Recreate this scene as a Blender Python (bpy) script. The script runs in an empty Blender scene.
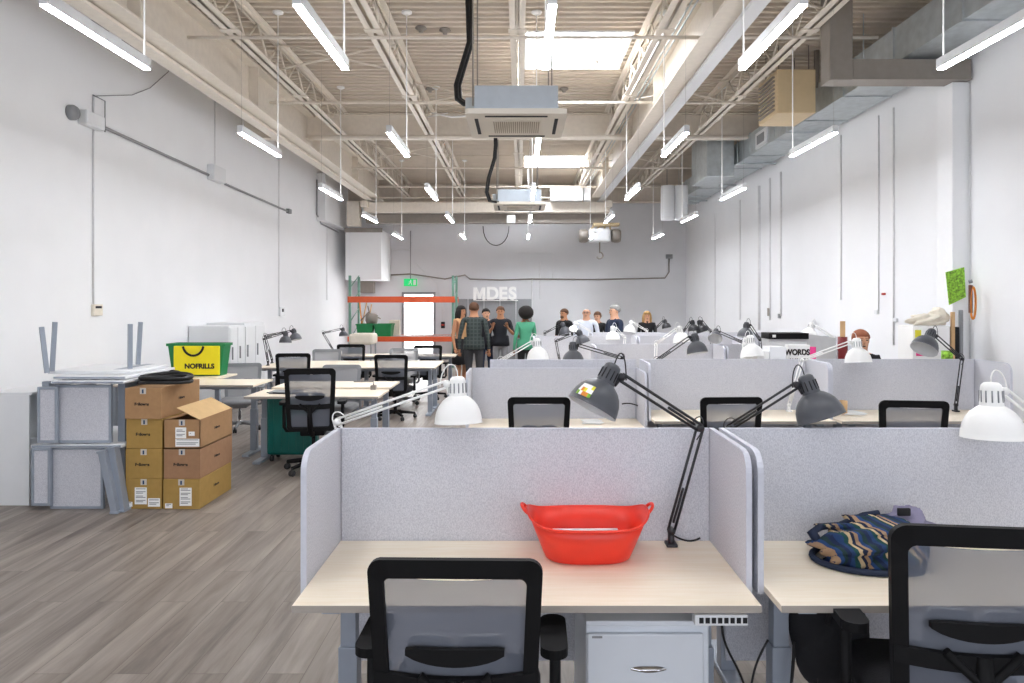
import bpy, bmesh, math, random
from mathutils import Vector, Matrix, Quaternion
random.seed(7)
C = bpy.context.scene.collection
PI = math.pi
F = 690.0; VX = 520.0; VY = 302.0; HC = 1.725
def P(px, py, s): return Vector(((px-VX)/s, F/s, HC-(py-VY)/s))
XL, XR, YB, YF, ZC = -5.3, 5.1, 21.2, -3.5, 5.325

# ------------------------------------------------------------------ materials
def lin(h):
    if isinstance(h, str):
        h = h.lstrip('#'); c = [int(h[i:i+2], 16)/255 for i in (0, 2, 4)]
    else: c = h
    return tuple((x/12.92 if x <= .04045 else ((x+.055)/1.055)**2.4) for x in c) + (1,)
def mat(name, col, rough=.5, metal=0.0, var=.04, scale=12, bump=0.0, bscale=200, spec=.5):
    m = bpy.data.materials.new(name); m.use_nodes = True
    nt = m.node_tree; b = nt.nodes['Principled BSDF']
    c = lin(col)
    b.inputs['Roughness'].default_value = rough; b.inputs['Metallic'].default_value = metal
    b.inputs['Specular IOR Level'].default_value = spec
    tc = nt.nodes.new('ShaderNodeTexCoord')
    n = nt.nodes.new('ShaderNodeTexNoise'); n.inputs['Scale'].default_value = scale; n.inputs['Detail'].default_value = 4
    nt.links.new(tc.outputs['Object'], n.inputs['Vector'])
    r = nt.nodes.new('ShaderNodeValToRGB')
    r.color_ramp.elements[0].position = .3; r.color_ramp.elements[1].position = .7
    r.color_ramp.elements[0].color = tuple(x*(1-var) for x in c[:3]) + (1,)
    r.color_ramp.elements[1].color = tuple(min(1, x*(1+var)) for x in c[:3]) + (1,)
    nt.links.new(n.outputs['Fac'], r.inputs['Fac']); nt.links.new(r.outputs['Color'], b.inputs['Base Color'])
    if bump:
        n2 = nt.nodes.new('ShaderNodeTexNoise'); n2.inputs['Scale'].default_value = bscale; n2.inputs['Detail'].default_value = 3
        nt.links.new(tc.outputs['Object'], n2.inputs['Vector'])
        bp = nt.nodes.new('ShaderNodeBump'); bp.inputs['Strength'].default_value = bump; bp.inputs['Distance'].default_value = .01
        nt.links.new(n2.outputs['Fac'], bp.inputs['Height']); nt.links.new(bp.outputs['Normal'], b.inputs['Normal'])
    return m
def emit(name, col, strength):
    m = bpy.data.materials.new(name); m.use_nodes = True
    b = m.node_tree.nodes['Principled BSDF']
    b.inputs['Base Color'].default_value = lin(col)
    b.inputs['Emission Color'].default_value = lin(col); b.inputs['Emission Strength'].default_value = strength
    return m
def felt(name, col, dark):
    m = bpy.data.materials.new(name); m.use_nodes = True; nt = m.node_tree; b = nt.nodes['Principled BSDF']
    b.inputs['Roughness'].default_value = .95; b.inputs['Specular IOR Level'].default_value = .15
    tc = nt.nodes.new('ShaderNodeTexCoord')
    mp = nt.nodes.new('ShaderNodeMapping'); mp.inputs['Scale'].default_value = (1, 1, .6)
    nt.links.new(tc.outputs['Object'], mp.inputs['Vector'])
    n = nt.nodes.new('ShaderNodeTexNoise'); n.inputs['Scale'].default_value = 230; n.inputs['Detail'].default_value = 6; n.inputs['Roughness'].default_value = .7
    nt.links.new(mp.outputs['Vector'], n.inputs['Vector'])
    r = nt.nodes.new('ShaderNodeValToRGB'); r.color_ramp.elements[0].position = .36; r.color_ramp.elements[1].position = .6
    r.color_ramp.elements[0].color = lin(dark); r.color_ramp.elements[1].color = lin(col)
    nt.links.new(n.outputs['Fac'], r.inputs['Fac']); nt.links.new(r.outputs['Color'], b.inputs['Base Color'])
    bp = nt.nodes.new('ShaderNodeBump'); bp.inputs['Strength'].default_value = .25; bp.inputs['Distance'].default_value = .004
    nt.links.new(n.outputs['Fac'], bp.inputs['Height']); nt.links.new(bp.outputs['Normal'], b.inputs['Normal'])
    return m
def grain(name, c1, c2, axis=0, rough=.45, scale=6):
    m = bpy.data.materials.new(name); m.use_nodes = True; nt = m.node_tree; b = nt.nodes['Principled BSDF']
    b.inputs['Roughness'].default_value = rough
    tc = nt.nodes.new('ShaderNodeTexCoord'); mp = nt.nodes.new('ShaderNodeMapping')
    s = [8, 8, 8]; s[axis] = .6; mp.inputs['Scale'].default_value = s
    nt.links.new(tc.outputs['Object'], mp.inputs['Vector'])
    n = nt.nodes.new('ShaderNodeTexNoise'); n.inputs['Scale'].default_value = scale; n.inputs['Detail'].default_value = 5; n.inputs['Distortion'].default_value = .6
    nt.links.new(mp.outputs['Vector'], n.inputs['Vector'])
    r = nt.nodes.new('ShaderNodeValToRGB'); r.color_ramp.elements[0].position = .35; r.color_ramp.elements[1].position = .65
    r.color_ramp.elements[0].color = lin(c1); r.color_ramp.elements[1].color = lin(c2)
    nt.links.new(n.outputs['Fac'], r.inputs['Fac']); nt.links.new(r.outputs['Color'], b.inputs['Base Color'])
    return m
def floor_mat():
    m = bpy.data.materials.new('vinyl_plank_floor'); m.use_nodes = True; nt = m.node_tree; b = nt.nodes['Principled BSDF']
    tc = nt.nodes.new('ShaderNodeTexCoord')
    mp = nt.nodes.new('ShaderNodeMapping'); mp.inputs['Rotation'].default_value = (0, 0, PI/2)
    nt.links.new(tc.outputs['Object'], mp.inputs['Vector'])
    br = nt.nodes.new('ShaderNodeTexBrick'); br.offset = .37; br.inputs['Scale'].default_value = 1
    br.inputs['Brick Width'].default_value = 1.22; br.inputs['Row Height'].default_value = .18
    br.inputs['Mortar Size'].default_value = .0016; br.inputs['Mortar Smooth'].default_value = .2
    br.inputs['Color1'].default_value = lin('#8b817a'); br.inputs['Color2'].default_value = lin('#716760')
    br.inputs['Mortar'].default_value = lin('#6a5f57'); br.inputs['Bias'].default_value = 0
    nt.links.new(mp.outputs['Vector'], br.inputs['Vector'])
    mp2 = nt.nodes.new('ShaderNodeMapping'); mp2.inputs['Scale'].default_value = (6, .5, 1)
    nt.links.new(tc.outputs['Object'], mp2.inputs['Vector'])
    # shift the grain per plank
    ad = nt.nodes.new('ShaderNodeVectorMath'); ad.operation = 'ADD'
    nt.links.new(mp2.outputs['Vector'], ad.inputs[0])
    sc = nt.nodes.new('ShaderNodeVectorMath'); sc.operation = 'SCALE'; sc.inputs['Scale'].default_value = 40
    nt.links.new(br.outputs['Color'], sc.inputs[0]); nt.links.new(sc.outputs[0], ad.inputs[1])
    n = nt.nodes.new('ShaderNodeTexNoise'); n.inputs['Scale'].default_value = 1.6; n.inputs['Detail'].default_value = 7; n.inputs['Roughness'].default_value = .62; n.inputs['Distortion'].default_value = .5
    nt.links.new(ad.outputs[0], n.inputs['Vector'])
    r = nt.nodes.new('ShaderNodeValToRGB'); r.color_ramp.elements[0].position = .3; r.color_ramp.elements[1].position = .72
    r.color_ramp.elements[0].color = lin('#5a514b'); r.color_ramp.elements[1].color = lin('#aaa096')
    nt.links.new(n.outputs['Fac'], r.inputs['Fac'])
    mx = nt.nodes.new('ShaderNodeMix'); mx.data_type = 'RGBA'; mx.blend_type = 'MIX'; mx.inputs[0].default_value = .72
    nt.links.new(br.outputs['Color'], mx.inputs[6]); nt.links.new(r.outputs['Color'], mx.inputs[7])
    mo = nt.nodes.new('ShaderNodeMix'); mo.data_type = 'RGBA'
    nt.links.new(br.outputs['Fac'], mo.inputs[0]); nt.links.new(mx.outputs[2], mo.inputs[6]); mo.inputs[7].default_value = lin('#5f554e')
    nt.links.new(mo.outputs[2], b.inputs['Base Color'])
    b.inputs['Roughness'].default_value = .42; b.inputs['Specular IOR Level'].default_value = .4
    return m
def mesh_cloth(name, col, trans):
    m = bpy.data.materials.new(name); m.use_nodes = True; nt = m.node_tree; b = nt.nodes['Principled BSDF']
    b.inputs['Base Color'].default_value = lin(col); b.inputs['Roughness'].default_value = .8
    t = nt.nodes.new('ShaderNodeBsdfTransparent'); mx = nt.nodes.new('ShaderNodeMixShader'); mx.inputs[0].default_value = 1-trans
    out = nt.nodes['Material Output']
    nt.links.new(t.outputs[0], mx.inputs[1]); nt.links.new(b.outputs[0], mx.inputs[2]); nt.links.new(mx.outputs[0], out.inputs['Surface'])
    return m
def stripes(name, cols, scale, vec=(1, 0, 0), rough=.9):
    m = bpy.data.materials.new(name); m.use_nodes = True; nt = m.node_tree; b = nt.nodes['Principled BSDF']
    b.inputs['Roughness'].default_value = rough
    tc = nt.nodes.new('ShaderNodeTexCoord')
    n = nt.nodes.new('ShaderNodeTexNoise'); n.inputs['Scale'].default_value = 4
    nt.links.new(tc.outputs['Object'], n.inputs['Vector'])
    ad = nt.nodes.new('ShaderNodeVectorMath'); ad.operation = 'MULTIPLY_ADD'; ad.inputs[1].default_value = (.12, .12, .12)
    nt.links.new(n.outputs['Color'], ad.inputs[0]); nt.links.new(tc.outputs['Object'], ad.inputs[2])
    d = nt.nodes.new('ShaderNodeVectorMath'); d.operation = 'DOT_PRODUCT'; d.inputs[1].default_value = vec
    nt.links.new(ad.outputs[0], d.inputs[0])
    mu = nt.nodes.new('ShaderNodeMath'); mu.operation = 'MULTIPLY'; mu.inputs[1].default_value = scale
    fr = nt.nodes.new('ShaderNodeMath'); fr.operation = 'FRACT'
    nt.links.new(d.outputs['Value'], mu.inputs[0]); nt.links.new(mu.outputs[0], fr.inputs[0])
    r = nt.nodes.new('ShaderNodeValToRGB'); r.color_ramp.interpolation = 'CONSTANT'
    els = r.color_ramp.elements
    while len(els) < len(cols): els.new(.5)
    for i, c in enumerate(cols): els[i].position = i/len(cols); els[i].color = lin(c)
    nt.links.new(fr.outputs[0], r.inputs['Fac']); nt.links.new(r.outputs['Color'], b.inputs['Base Color'])
    return m
def plaid(name, base, line):
    m = bpy.data.materials.new(name); m.use_nodes = True; nt = m.node_tree; b = nt.nodes['Principled BSDF']
    b.inputs['Roughness'].default_value = .9
    tc = nt.nodes.new('ShaderNodeTexCoord'); br = nt.nodes.new('ShaderNodeTexBrick'); br.offset = 0
    mp = nt.nodes.new('ShaderNodeMapping'); mp.inputs['Rotation'].default_value = (PI/2, 0, 0)
    nt.links.new(tc.outputs['Object'], mp.inputs['Vector']); nt.links.new(mp.outputs['Vector'], br.inputs['Vector'])
    br.inputs['Scale'].default_value = 1; br.inputs['Brick Width'].default_value = .065; br.inputs['Row Height'].default_value = .065; br.inputs['Mortar Size'].default_value = .01
    br.inputs['Color1'].default_value = lin(base); br.inputs['Color2'].default_value = lin(base); br.inputs['Mortar'].default_value = lin(line)
    nt.links.new(br.outputs['Color'], b.inputs['Base Color'])
    return m

M = {}
def defm(k, *a, **kw): M[k] = mat(k, *a, **kw)
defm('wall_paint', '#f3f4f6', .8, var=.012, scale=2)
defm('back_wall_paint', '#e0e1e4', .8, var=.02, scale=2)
defm('deck_paint', '#d0c4b4', .6, var=.05, scale=3)
defm('steel_cream', '#e6ddd0', .5, var=.04)
defm('steel_taupe', '#8f8880', .5, var=.05)
defm('galvanised', '#bfc6c9', .38, .6, var=.1, scale=9)
defm('ac_steel', '#c6d0da', .35, .4, var=.03)
defm('black_plastic', '#0f0f11', .6, var=.1, spec=.2)
defm('black_fabric', '#1c1c20', .9, var=.1, bump=.2)
defm('grey_plastic', '#8d8f92', .5)
defm('desk_steel', '#98a0ac', .4, .15, var=.03)
defm('white_metal', '#e6e8ea', .35, var=.01)
defm('lamp_white', '#f1f1ef', .35, var=.01)
defm('lamp_dark', '#4a4c52', .4, var=.05)
defm('lamp_black', '#232327', .4, var=.05)
defm('lamp_inner', '#cfd0d2', .5)
defm('vent_dark', '#15151a', .7)
defm('chrome', '#d0d0d0', .15, 1.0, var=.01)
defm('red_plastic', '#f03a26', .38, var=.03)
defm('paper', '#f4f4f2', .8, var=.01)
defm('teal_shell', '#06625c', .35, var=.05)
defm('cardboard', '#a9835c', .85, var=.06, scale=20)
defm('cardboard_yellow', '#a98849', .85, var=.06, scale=20)
defm('cardboard_red', '#a07a5b', .85, var=.06, scale=20)
defm('cardboard_pale', '#c9a878', .85, var=.05)
defm('tape', '#c8c4bc', .4)
defm('ink', '#2a2522', .8)
defm('green_plastic', '#128048', .45, var=.05)
defm('bag_yellow', '#f4e30f', .55, var=.03)
defm('rack_orange', '#d4572b', .5, var=.05)
defm('rack_green', '#6b9484', .5, var=.05)
defm('grey_laminate', '#8a8c8f', .5, var=.03)
defm('light_housing', '#dfe1e4', .4, var=.01)
defm('cable_black', '#131315', .6)
defm('cable_white', '#f4f3f1', .5)
defm('conduit_grey', '#9a9a9c', .45, .4)
defm('conduit_painted', '#e4e4e5', .6)
defm('cassette_white', '#ddd6ca', .5, var=.01)
defm('cassette_grille', '#a89c8c', .6)
defm('beige_enamel', '#d3bd97', .45, var=.03)
defm('exit_green', '#13a05a', .5)
defm('door_frame', '#8a8c90', .5)
defm('wood_natural', '#cda779', .55, var=.08)
defm('pink', '#e8408c', .5); defm('orange', '#e08a2a', .5); defm('brown', '#6b3f2b', .6)
defm('dark_red', '#7a1f22', .5); defm('poster_green', '#86b83a', .7, var=.7, scale=45); defm('sticker_yellow', '#e6dc3a', .7)
defm('cream_cloth', '#e7dfcf', .8, bump=.5, bscale=30); defm('lav_cloth', '#8b86a0', .8, bump=.4, bscale=40)
defm('rubber', '#2a2a2c', .7); defm('red_thing', '#b03028', .6)
defm('desk_edge', '#a9a198', .5, var=.02)
for k, c in dict(skin_light='#d8a587', skin_mid='#b98463', skin_dark='#8a5b40', hair_black='#17120f', hair_brown='#5a3c28', hair_grey='#9a9996',
                 hair_blond='#a98553', cl_black='#141417', cl_navy='#1b2740', cl_polo='#14161f', cl_white='#dfe5f0', cl_green='#4fa07c', cl_greypants='#8b8a8d',
                 cl_dark='#38383b', cl_tan='#c79a6a', cl_shoe='#1d1a18', cl_blue='#2d4668', eye='#20181a', hair_auburn='#9c5e43').items(): defm(k, c, .8, var=.05)
M['plaid'] = plaid('dark_plaid_cloth', '#2f3737', '#444d4a')
M['felt'] = felt('grey_felt', '#d7d8de', '#b8b9c2')
M['felt_edge'] = mat('felt_edge', '#ccced8', .9, var=.03, scale=80)
M['maple'] = grain('pale_maple_laminate', '#efe1ca', '#f4e9d7', 0)
M['mesh_black'] = mesh_cloth('chair_mesh', '#6d727e', .30)
M['mesh_grey'] = mesh_cloth('grey_chair_mesh', '#b3b3b6', .12)
M['bag_stripes'] = stripes('striped_cloth', ['#1c2c4f', '#24406e', '#1d4a48', '#cdb58f', '#1a2440', '#a8896c', '#27477a', '#203a3c'], 9, (1, .35, .3))
M['tube_light'] = emit('tube_light_glow', '#f8faff', 58)
M['up_fill'] = emit('added_up_fill_glow', '#f8faff', 9)  # added fill glow that lifts the ceiling brightness
M['sky_pane'] = emit('skylight_glow', '#f4f8ff', 10)
M['door_pane'] = emit('door_daylight', '#ffffff', 3)
M['front_pane'] = emit('front_daylight', '#eaf1ff', 1.2)
M['exit_face'] = emit('exit_face', '#18b866', .6)

# ------------------------------------------------------------------ mesh builder
class MB:
    def __init__(s): s.v = []; s.f = []; s.m = []; s.sm = []
    def add(s, vs, fs, mi=0, smooth=False):
        o = len(s.v); s.v += [Vector(v) for v in vs]; s.f += [tuple(i+o for i in f) for f in fs]
        s.m += [mi]*len(fs); s.sm += [smooth]*len(fs); return s
    def box(s, x0, x1, y0, y1, z0, z1, mi=0, bev=0.0, R=None):
        x0, x1 = min(x0, x1), max(x0, x1); y0, y1 = min(y0, y1), max(y0, y1); z0, z1 = min(z0, z1), max(z0, z1)
        b = min(bev, (x1-x0)*.45, (y1-y0)*.45, (z1-z0)*.45)
        if b <= 0:
            vs = [(x, y, z) for x in (x0, x1) for y in (y0, y1) for z in (z0, z1)]
            fs = [(0, 1, 3, 2), (4, 6, 7, 5), (0, 4, 5, 1), (2, 3, 7, 6), (0, 2, 6, 4), (1, 5, 7, 3)]
        else:
            bm = bmesh.new(); bmesh.ops.create_cube(bm, size=1)
            for v in bm.verts: v.co = Vector(((x0+x1)/2+v.co.x*(x1-x0), (y0+y1)/2+v.co.y*(y1-y0), (z0+z1)/2+v.co.z*(z1-z0)))
            bmesh.ops.bevel(bm, geom=list(bm.edges), offset=b, segments=2, affect='EDGES', profile=.5)
            bm.verts.index_update(); vs = [v.co.copy() for v in bm.verts]; fs = [tuple(v.index for v in f.verts) for f in bm.faces]; bm.free()
        if R is not None: vs = [R @ Vector(v) for v in vs]
        return s.add(vs, fs, mi)
    def prism(s, pts, a0, a1, axis='y', mi=0, smooth=False):
        """polygon pts (u,v) extruded along axis. y: (x,z); x: (y,z); z: (x,y)"""
        n = len(pts)
        f = {'y': lambda u, v, a: (u, a, v), 'x': lambda u, v, a: (a, u, v), 'z': lambda u, v, a: (u, v, a)}[axis]
        vs = [f(u, v, a0) for u, v in pts]+[f(u, v, a1) for u, v in pts]
        fs = [tuple(range(n)), tuple(range(2*n-1, n-1, -1))]+[(i, i+n, (i+1) % n+n, (i+1) % n) for i in range(n)]
        return s.add(vs, fs, mi, smooth)
    def tube(s, pts, r, n=8, mi=0, cap=True, smooth=True, closed=False):
        pts = [Vector(p) for p in pts]; k = len(pts)
        rs = r if isinstance(r, (list, tuple)) else [r]*k
        vs = []; fs = []; up = None
        for i, p in enumerate(pts):
            a = pts[(i-1) % k] if (i > 0 or closed) else p; b = pts[(i+1) % k] if (i < k-1 or closed) else p
            d = (b-a); d = d.normalized() if d.length > 1e-9 else Vector((0, 0, 1))
            if up is None:
                up = Vector((0, 0, 1)) if abs(d.z) < .9 else Vector((0, 1, 0))
            u = d.cross(up)
            if u.length < 1e-5: u = d.orthogonal()
            u.normalize(); w = u.cross(d).normalized(); up = w
            for j in range(n):
                t = 2*PI*j/n; vs.append(p+(u*math.cos(t)+w*math.sin(t))*rs[i])
        for i in range(k if closed else k-1):
            for j in range(n):
                a = i*n+j; b = i*n+(j+1) % n; c = ((i+1) % k)*n+(j+1) % n; d = ((i+1) % k)*n+j
                fs.append((a, b, c, d))
        s.add(vs, fs, mi, smooth)
        if cap and not closed:
            o = len(s.v)-len(vs); s.f.append(tuple(range(o+n-1, o-1, -1))); s.f.append(tuple(range(o+(k-1)*n, o+k*n))); s.m += [mi, mi]; s.sm += [False, False]
        return s
    def lathe(s, prof, o, axis=(0, 0, 1), n=24, mi=0, smooth=True, ex=1.0):
        """prof list (r,t)"""
        o = Vector(o); ax = Vector(axis).normalized(); q = Vector((0, 0, 1)).rotation_difference(ax)
        vs = []; fs = []
        for r, t in prof:
            for j in range(n):
                a = 2*PI*j/n; vs.append(o+q @ Vector((r*math.cos(a)*ex, r*math.sin(a), t)))
        for i in range(len(prof)-1):
            for j in range(n): fs.append((i*n+j, i*n+(j+1) % n, (i+1)*n+(j+1) % n, (i+1)*n+j))
        return s.add(vs, fs, mi, smooth)
    def ball(s, c, r, n=12, mi=0):
        c = Vector(c); rx, ry, rz = r if isinstance(r, (tuple, list)) else (r, r, r)
        h = n//2; vs = []; fs = []
        for i in range(h+1):
            ph = PI*i/h
            for j in range(n):
                t = 2*PI*j/n; vs.append(c+Vector((rx*math.sin(ph)*math.cos(t), ry*math.sin(ph)*math.sin(t), rz*math.cos(ph))))
        for i in range(h):
            for j in range(n): fs.append((i*n+j, (i+1)*n+j, (i+1)*n+(j+1) % n, i*n+(j+1) % n))
        return s.add(vs, fs, mi, True)
    def build(s, name, mats, parent=None, world=False, rotz=0):
        if not isinstance(mats, (list, tuple)): mats = [mats]
        me = bpy.data.meshes.new(name)
        off = Vector((0, 0, 0)); q_ = parent
        while world and q_ is not None: off = off+q_.location; q_ = q_.parent
        vs = [v-off for v in s.v]; origin = None
        if parent is None and vs:      # origin at the base centre
            lo = Vector([min(v[i] for v in vs) for i in range(3)]); hi = Vector([max(v[i] for v in vs) for i in range(3)])
            origin = Vector(((lo.x+hi.x)/2, (lo.y+hi.y)/2, lo.z)); vs = [v-origin for v in vs]
        me.from_pydata([tuple(v) for v in vs], [], s.f)
        for m in mats: me.materials.append(M[m] if isinstance(m, str) else m)
        for p, mi, sm in zip(me.polygons, s.m, s.sm): p.material_index = mi; p.use_smooth = sm
        me.validate(); bm = bmesh.new(); bm.from_mesh(me)
        bmesh.ops.remove_doubles(bm, verts=bm.verts, dist=1e-5); bmesh.ops.recalc_face_normals(bm, faces=bm.faces); bm.to_mesh(me); bm.free()
        o = bpy.data.objects.new(name, me); C.objects.link(o)
        if parent is not None: o.parent = parent
        if origin is not None: o.location = origin
        return o
def tag(o, label, cat, group=None, kind=None):
    o['label'] = label; o['category'] = cat
    if group: o['group'] = group
    if kind: o['kind'] = kind
    return o
def thing(name, label, cat, loc=(0, 0, 0), rotz=0, group=None):
    o = bpy.data.objects.new(name, None); C.objects.link(o); o.location = loc; o.rotation_euler = (0, 0, rotz); o.empty_display_size = .1
    return tag(o, label, cat, group)
def struct(o): o['kind'] = 'structure'; return o
def clone(o, parent=None):
    c = o.copy(); C.objects.link(c)
    if parent is not None: c.parent = parent
    for ch in list(o.children): clone(ch, c)
    return c
def dup(root, loc, rotz, label, group=None):
    c = clone(root); c.location = loc; c.rotation_euler = (0, 0, rotz); c['label'] = label
    if group: c['group'] = group
    return c
def text(name, s, size, m, loc, rot=(PI/2, 0, 0), parent=None, ext=.001, bold=0.0, sx=1.0, align='CENTER'):
    cu = bpy.data.curves.new('txt', 'FONT'); cu.body = s; cu.size = size; cu.extrude = ext; cu.offset = bold; cu.align_x = align; cu.align_y = 'CENTER'
    t = bpy.data.objects.new('txt', cu); C.objects.link(t)
    dg = bpy.context.evaluated_depsgraph_get(); me = bpy.data.meshes.new_from_object(t.evaluated_get(dg))
    bpy.data.objects.remove(t); bpy.data.curves.remove(cu); me.materials.clear(); me.materials.append(M[m])
    for v in me.vertices: v.co.x *= sx
    o = bpy.data.objects.new(name, me); C.objects.link(o); o.rotation_euler = rot; o.location = loc
    if parent is not None: o.parent = parent; o.location = Vector(loc)-parent.location
    return o
def bez(p0, p1, p2, p3, n=12):
    p0, p1, p2, p3 = map(Vector, (p0, p1, p2, p3))
    return [p0*(1-t)**3+p1*3*t*(1-t)**2+p2*3*t*t*(1-t)+p3*t**3 for t in [i/n for i in range(n+1)]]
def rrect(w, h, r, cx=0, cy=0, n=5):
    pts = []
    for (sx, sy, a0) in ((1, 1, 0), (-1, 1, PI/2), (-1, -1, PI), (1, -1, 1.5*PI)):
        for i in range(n+1):
            a = a0+PI/2*i/n; pts.append((cx+sx*(w/2-r)+r*math.cos(a), cy+sy*(h/2-r)+r*math.sin(a)))
    return pts

# ------------------------------------------------------------------ room shell
b = MB().box(XL-.2, XR+.2, YF-.2, YB+.2, -.1, 0).build('floor', floor_mat()); struct(b)
struct(MB().box(XL-.15, XL, YF, YB, 0, ZC+.3).build('wall_left', 'wall_paint'))
struct(MB().box(XR, XR+.15, YF, YB, 0, ZC+.3).build('wall_right', 'wall_paint'))
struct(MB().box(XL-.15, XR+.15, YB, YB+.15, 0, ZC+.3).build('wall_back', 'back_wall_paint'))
# front wall behind the camera, with a wide shop window
m = MB()
m.box(XL, XR, YF-.15, YF, 0, .6).box(XL, XR, YF-.15, YF, 3.4, ZC+.3).box(XL, -4.3, YF-.15, YF, .6, 3.4).box(4.3, XR, YF-.15, YF, .6, 3.4)
struct(m.build('wall_front', 'wall_paint'))
w = struct(MB().box(-4.3, 4.3, YF-.1, YF-.08, .6, 3.4).build('window_1', 'front_pane'))
m = MB()
for x in (-4.3, -2.15, 0, 2.15, 4.3): m.box(x-.04, x+.04, YF-.07, YF-.01, .6, 3.4)
m.box(-4.3, 4.3, YF-.07, YF-.01, .6, .66).box(-4.3, 4.3, YF-.07, YF-.01, 3.34, 3.4)
o = m.build('window_frame', 'steel_taupe', w, world=True)
# corrugated deck with skylight openings
SK = [(.09, 1.50, 9.2, 10.62), (.13, 1.58, 17.0, 18.45)]
m = MB()
def deck(x0, x1, y0, y1):
    y = y0; pts = []
    while y < y1-.02:
        for dy, dz in ((0, .075), (.035, .075), (.05, 0), (.105, 0), (.12, .075)):
            if y+dy < y1: pts.append((y+dy, ZC+dz))
        y += .15
    pts.append((y1, ZC+.075)); n = len(pts)
    m.add([(x0, p[0], p[1]) for p in pts]+[(x1, p[0], p[1]) for p in pts], [(i, i+1, n+i+1, n+i) for i in range(n-1)])
ys = [YF]
for a in SK: ys += [a[2], a[3]]
ys.append(YB)
deck(XL, XR, YF, SK[0][2]); deck(XL, SK[0][0], SK[0][2], SK[0][3]); deck(SK[0][1], XR, SK[0][2], SK[0][3])
deck(XL, XR, SK[0][3], SK[1][2]); deck(XL, SK[1][0], SK[1][2], SK[1][3]); deck(SK[1][1], XR, SK[1][2], SK[1][3]); deck(XL, XR, SK[1][3], YB)
ceil = struct(m.build('ceiling', 'deck_paint'))
# flat roof over the ribs so that no sky leaks in
m = MB()
m.box(XL-.2, XR+.2, YF-.2, SK[0][2], ZC+.3, ZC+.34); m.box(XL-.2, XR+.2, SK[0][3], SK[1][2], ZC+.3, ZC+.34); m.box(XL-.2, XR+.2, SK[1][3], YB+.2, ZC+.3, ZC+.34)
for a in SK:
    m.box(XL-.2, a[0], a[2], a[3], ZC+.3, ZC+.34); m.box(a[1], XR+.2, a[2], a[3], ZC+.3, ZC+.34)
m.build('roof_slab', 'deck_paint', ceil, world=True)
for i, a in enumerate(SK):
    w = struct(MB().box(a[0], a[1], a[2], a[3], ZC+.30, ZC+.32).build('window_%d' % (i+2), 'sky_pane'))
    m = MB(); t = .03
    m.box(a[0]-t, a[0], a[2]-t, a[3]+t, ZC-.01, ZC+.3).box(a[1], a[1]+t, a[2]-t, a[3]+t, ZC-.01, ZC+.3)
    m.box(a[0], a[1], a[2]-t, a[2], ZC-.01, ZC+.3).box(a[0], a[1], a[3], a[3]+t, ZC-.01, ZC+.3)
    m.build('skylight_curb', 'wall_paint', w, world=True)
# baseboards
struct(MB().box(XL, XL+.012, YF, YB, 0, .1).build('baseboard_left', 'grey_plastic'))
struct(MB().box(XR-.012, XR, YF, YB, 0, .1).build('baseboard_right', 'grey_plastic'))

# ------------------------------------------------------------------ roof steel
def joist(x, y0, y1, zb, label, w=.18):
    t = thing('roof_joist', label, 'roof joist', (x, (y0+y1)/2, zb), group='open-web roof joists')
    m = MB()
    for sx in (-1, 1):
        m.box(sx*.015, sx*w/2, y0, y1, zb, zb+.012, bev=0); m.box(sx*.015, sx*.022, y0, y1, zb, zb+.055)
    m.v = [v+Vector((x, 0, 0)) for v in m.v]; m.build('bottom_chord', 'steel_cream', t, world=True)
    m = MB(); zt = ZC-.012
    for sx in (-1, 1):
        m.box(sx*.015, sx*w/2, y0, y1, zt, zt+.01); m.box(sx*.015, sx*.022, y0, y1, zt-.05, zt)
    m.v = [v+Vector((x, 0, 0)) for v in m.v]; m.build('top_chord', 'steel_cream', t, world=True)
    m = MB(); y = y0+.1; k = 0; pts = []
    while y < y1:
        pts.append((x, y, zb+.04 if k % 2 else zt-.03)); y += .38; k += 1
    for a, c in zip(pts, pts[1:]): m.tube([a, c], .012, 6)
    m.build('web', 'steel_cream', t, world=True)
    y = y0+1.2                       # splice plates under the bottom chord
    while y < y1-.2: MB().box(x-w/2-.015, x+w/2+.015, y, y+.1, zb-.012, zb-.001).build('splice_plate', 'steel_cream', t, world=True); y += 2.55
names = ['outermost on the left side', 'left of the centre line', 'over the centre line', 'right of the skylights', 'outermost on the right side']
for i, x in enumerate((-3.35, -1.70, -.03, 1.68, 3.35)):
    joist(x, YF+.05, 13.05, 4.875, 'cream open-web roof joist in the near bay, '+names[i])
    joist(x, 13.35, YB-.05, 4.875, 'cream open-web roof joist in the far bay behind the girder, '+names[i])
m = MB(); gy = 13.2
m.box(XL+.02, XR-.02, gy-.1, gy+.1, 4.84, 4.862).box(XL+.02, XR-.02, gy-.1, gy+.1, ZC-.03, ZC-.01).box(XL+.02, XR-.02, gy-.01, gy+.01, 4.86, ZC-.03)
tag(m.build('roof_girder', 'steel_cream'), 'cream steel girder crossing the room between the two skylights', 'girder')
m = MB(); m.box(XL+.02, XR-.02, YB-.25, YB-.05, 4.75, 4.79).box(XL+.02, XR-.02, YB-.16, YB-.14, 4.79, ZC-.01)
tag(m.build('roof_girder', 'steel_cream'), 'cream steel girder lying along the top of the far wall', 'girder')
for i, (y, z) in enumerate(((8.1, 4.86), (10.75, 4.86), (12.75, 4.80), (16.0, 4.86), (18.6, 4.86), (5.6, 4.86))):
    nm = ['nearest above the large ceiling cassette', 'just beyond the near skylight', 'just in front of the girder', 'before the far skylight', 'beyond the far skylight', 'in front of the large ceiling cassette'][i]
    tag(MB().tube([(-3.9, y, z-.03), (4.2, y, z-.03)], .022 if i != 2 else .04, 8).build('bridging_bar', 'steel_cream'), 'cream bridging bar across the joists '+nm, 'brace', 'joist bridging bars')
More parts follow.
